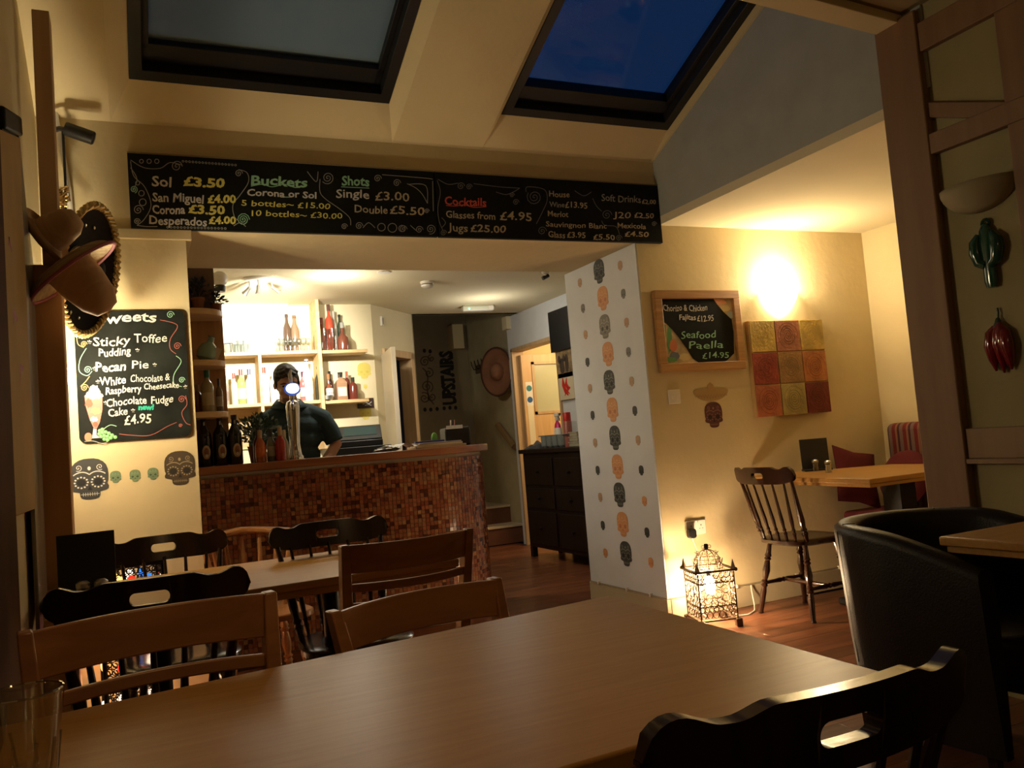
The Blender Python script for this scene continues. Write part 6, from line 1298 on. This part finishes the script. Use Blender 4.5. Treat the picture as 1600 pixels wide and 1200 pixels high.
# his left arm (image right) down onto the bar, his right arm (image left) too
AR = [Vector((.205, -.01, 1.425)), Vector((.285, -.03, 1.24)), Vector((.275, -.10, 1.155)), Vector((.10, -.30, 1.165))]
ARM_R = [(.190, -.01, 1.405), (.245, -.02, 1.31), (.280, -.03, 1.215), (.225, -.07, 1.15), (.155, -.12, 1.085)]
ARM_L = [(-.190, -.01, 1.405), (-.24, -.02, 1.31), (-.265, -.03, 1.215), (-.21, -.07, 1.15), (-.13, -.12, 1.085)]
AW = [.058, .050, .043, .040, .028]
body.tube(ARM_R, AW, 12); body.tube(ARM_L, AW, 12)
def hand(mb, w_, d, side):
    d = Vector(d).normalized(); s = Vector((0, 0, 1)).cross(d).normalized()*side; w_ = Vector(w_)
    M3 = Matrix((s, d, Vector((0, 0, 1)))).transposed(); mb.ell(w_+d*.045, (.042, .055, .016), 14, M3)
    for k, (o_, l_) in enumerate(((-.030, .062), (-.010, .075), (.010, .070), (.030, .055))):
        b_ = w_+d*.085+s*o_; mb.tube([b_-d*.02, b_+d*l_*.4+Vector((0, 0, .006)), b_+d*l_*.75, b_+d*l_+Vector((0, 0, -.010))], [.010, .009, .0085, .007], 8)
    b_ = w_+d*.02-s*.035; mb.tube([b_, b_-s*.022+d*.03, b_-s*.03+d*.055+Vector((0, 0, -.004))], [.012, .010, .008], 8)
hand(body, (.155, -.12, 1.082), (-.9, -.25, -.25), 1); hand(body, (-.13, -.12, 1.082), (.9, -.25, -.25), -1)
for s_ in (-1, 1): body.tube([(s_*.085, .03, .92), (s_*.10, .02, .50), (s_*.10, .04, .09)], [.085, .060, .045], 12); body.ell((s_*.10, -.02, .045), (.045, .12, .045), 12)
bo = body.build('body', SKIN, mn_, smooth=0); remesh(bo, .008, 3)
shm = MB(); torso(shm, .012)
shm.tube([(.190, -.01, 1.405), (.245, -.02, 1.31), (.272, -.028, 1.235)], [.076, .070, .066], 14); shm.tube([(-.190, -.01, 1.405), (-.24, -.02, 1.31), (-.258, -.028, 1.235)], [.076, .070, .066], 14)
so2 = shm.build('polo_shirt', SHIRT, mn_, smooth=0); remesh(so2, .009, 4)
col = MB(); pts = [(-.03+.086*math.cos(a), -.015+.078*math.sin(a), 1.532+.018*math.sin(a)) for a in [R(-80+x_) for x_ in range(0, 341, 20)]]
vs = []; 
for i, (x_, y_, z_) in enumerate(pts): dx, dy = (x_+.03), (y_+.015); vs += [(x_, y_, z_+.022), (x_+dx*.50, y_+dy*.50, z_-.028)]
co_ = MB().add(vs, [(i*2, i*2+1, i*2+3, i*2+2) for i in range(len(pts)-1)]).build('collar', SHIRT, mn_, smooth=60); s_ = co_.modifiers.new('s', 'SOLIDIFY'); s_.thickness = .006
un = MB().tube([(-.03+.070*math.cos(R(a)), -.015+.062*math.sin(R(a)), 1.540+.02*math.sin(R(a))) for a in range(0, 360, 20)], .010, 8, closed=True).build('undershirt_collar', mat('white_cotton', (.6, .58, .52), .9), mn_)
tr_ = MB(); 
for s_ in (-1, 1): tr_.tube([(s_*.085, .03, .98), (s_*.10, .02, .50), (s_*.10, .04, .06)], [.105, .078, .062], 14)
tro = tr_.build('trousers', TROU, mn_, smooth=0); remesh(tro, .012, 3)
hm = MB(); hm.ell(HC+HM@Vector((0, .022, .048)), (.086, .103, .097), 20, HM); hm.ell(hp(0, .055, -.01), (.078, .062, .075), 16, HM)
for s_ in (-1, 1): hm.ell(hp(s_*.078, -.012, .028), (.008, .022, .040), 8, HM)
for k in range(26): a = k*2.4; r_ = (k/26)**.5*.075; hm.ell(hp(r_*math.cos(a), -.02+r_*math.sin(a)*1.1, .132-.9*r_*r_/.09), (.020, .022, .012), 8, HM)
ho = hm.build('hair', HAIR, mn_, smooth=0); remesh(ho, .006, 2)
# cut hair back from the face: keep hairline above the brow
eb = MB()
for s_ in (-1, 1): eb.tube([hp(s_*.016, -.096, .038), hp(s_*.034, -.098, .044), hp(s_*.056, -.086, .036)], [.004, .005, .003], 6)
eb.build('eyebrows', HAIR, mn_)
ey = MB()
for s_ in (-1, 1): ey.ell(hp(s_*.034, -.089, .020), (.013, .008, .006), 10, HM)
ey.build('eyes', mat('eye_dark', (.03, .02, .015), .2), mn_)
bd = MB(); bd.ell(hp(0, -.050, -.092), (.052, .046, .036), 14, HM); bd.build('stubble', mat('stubble', (.20, .115, .08), .8), mn_)
flush_text()
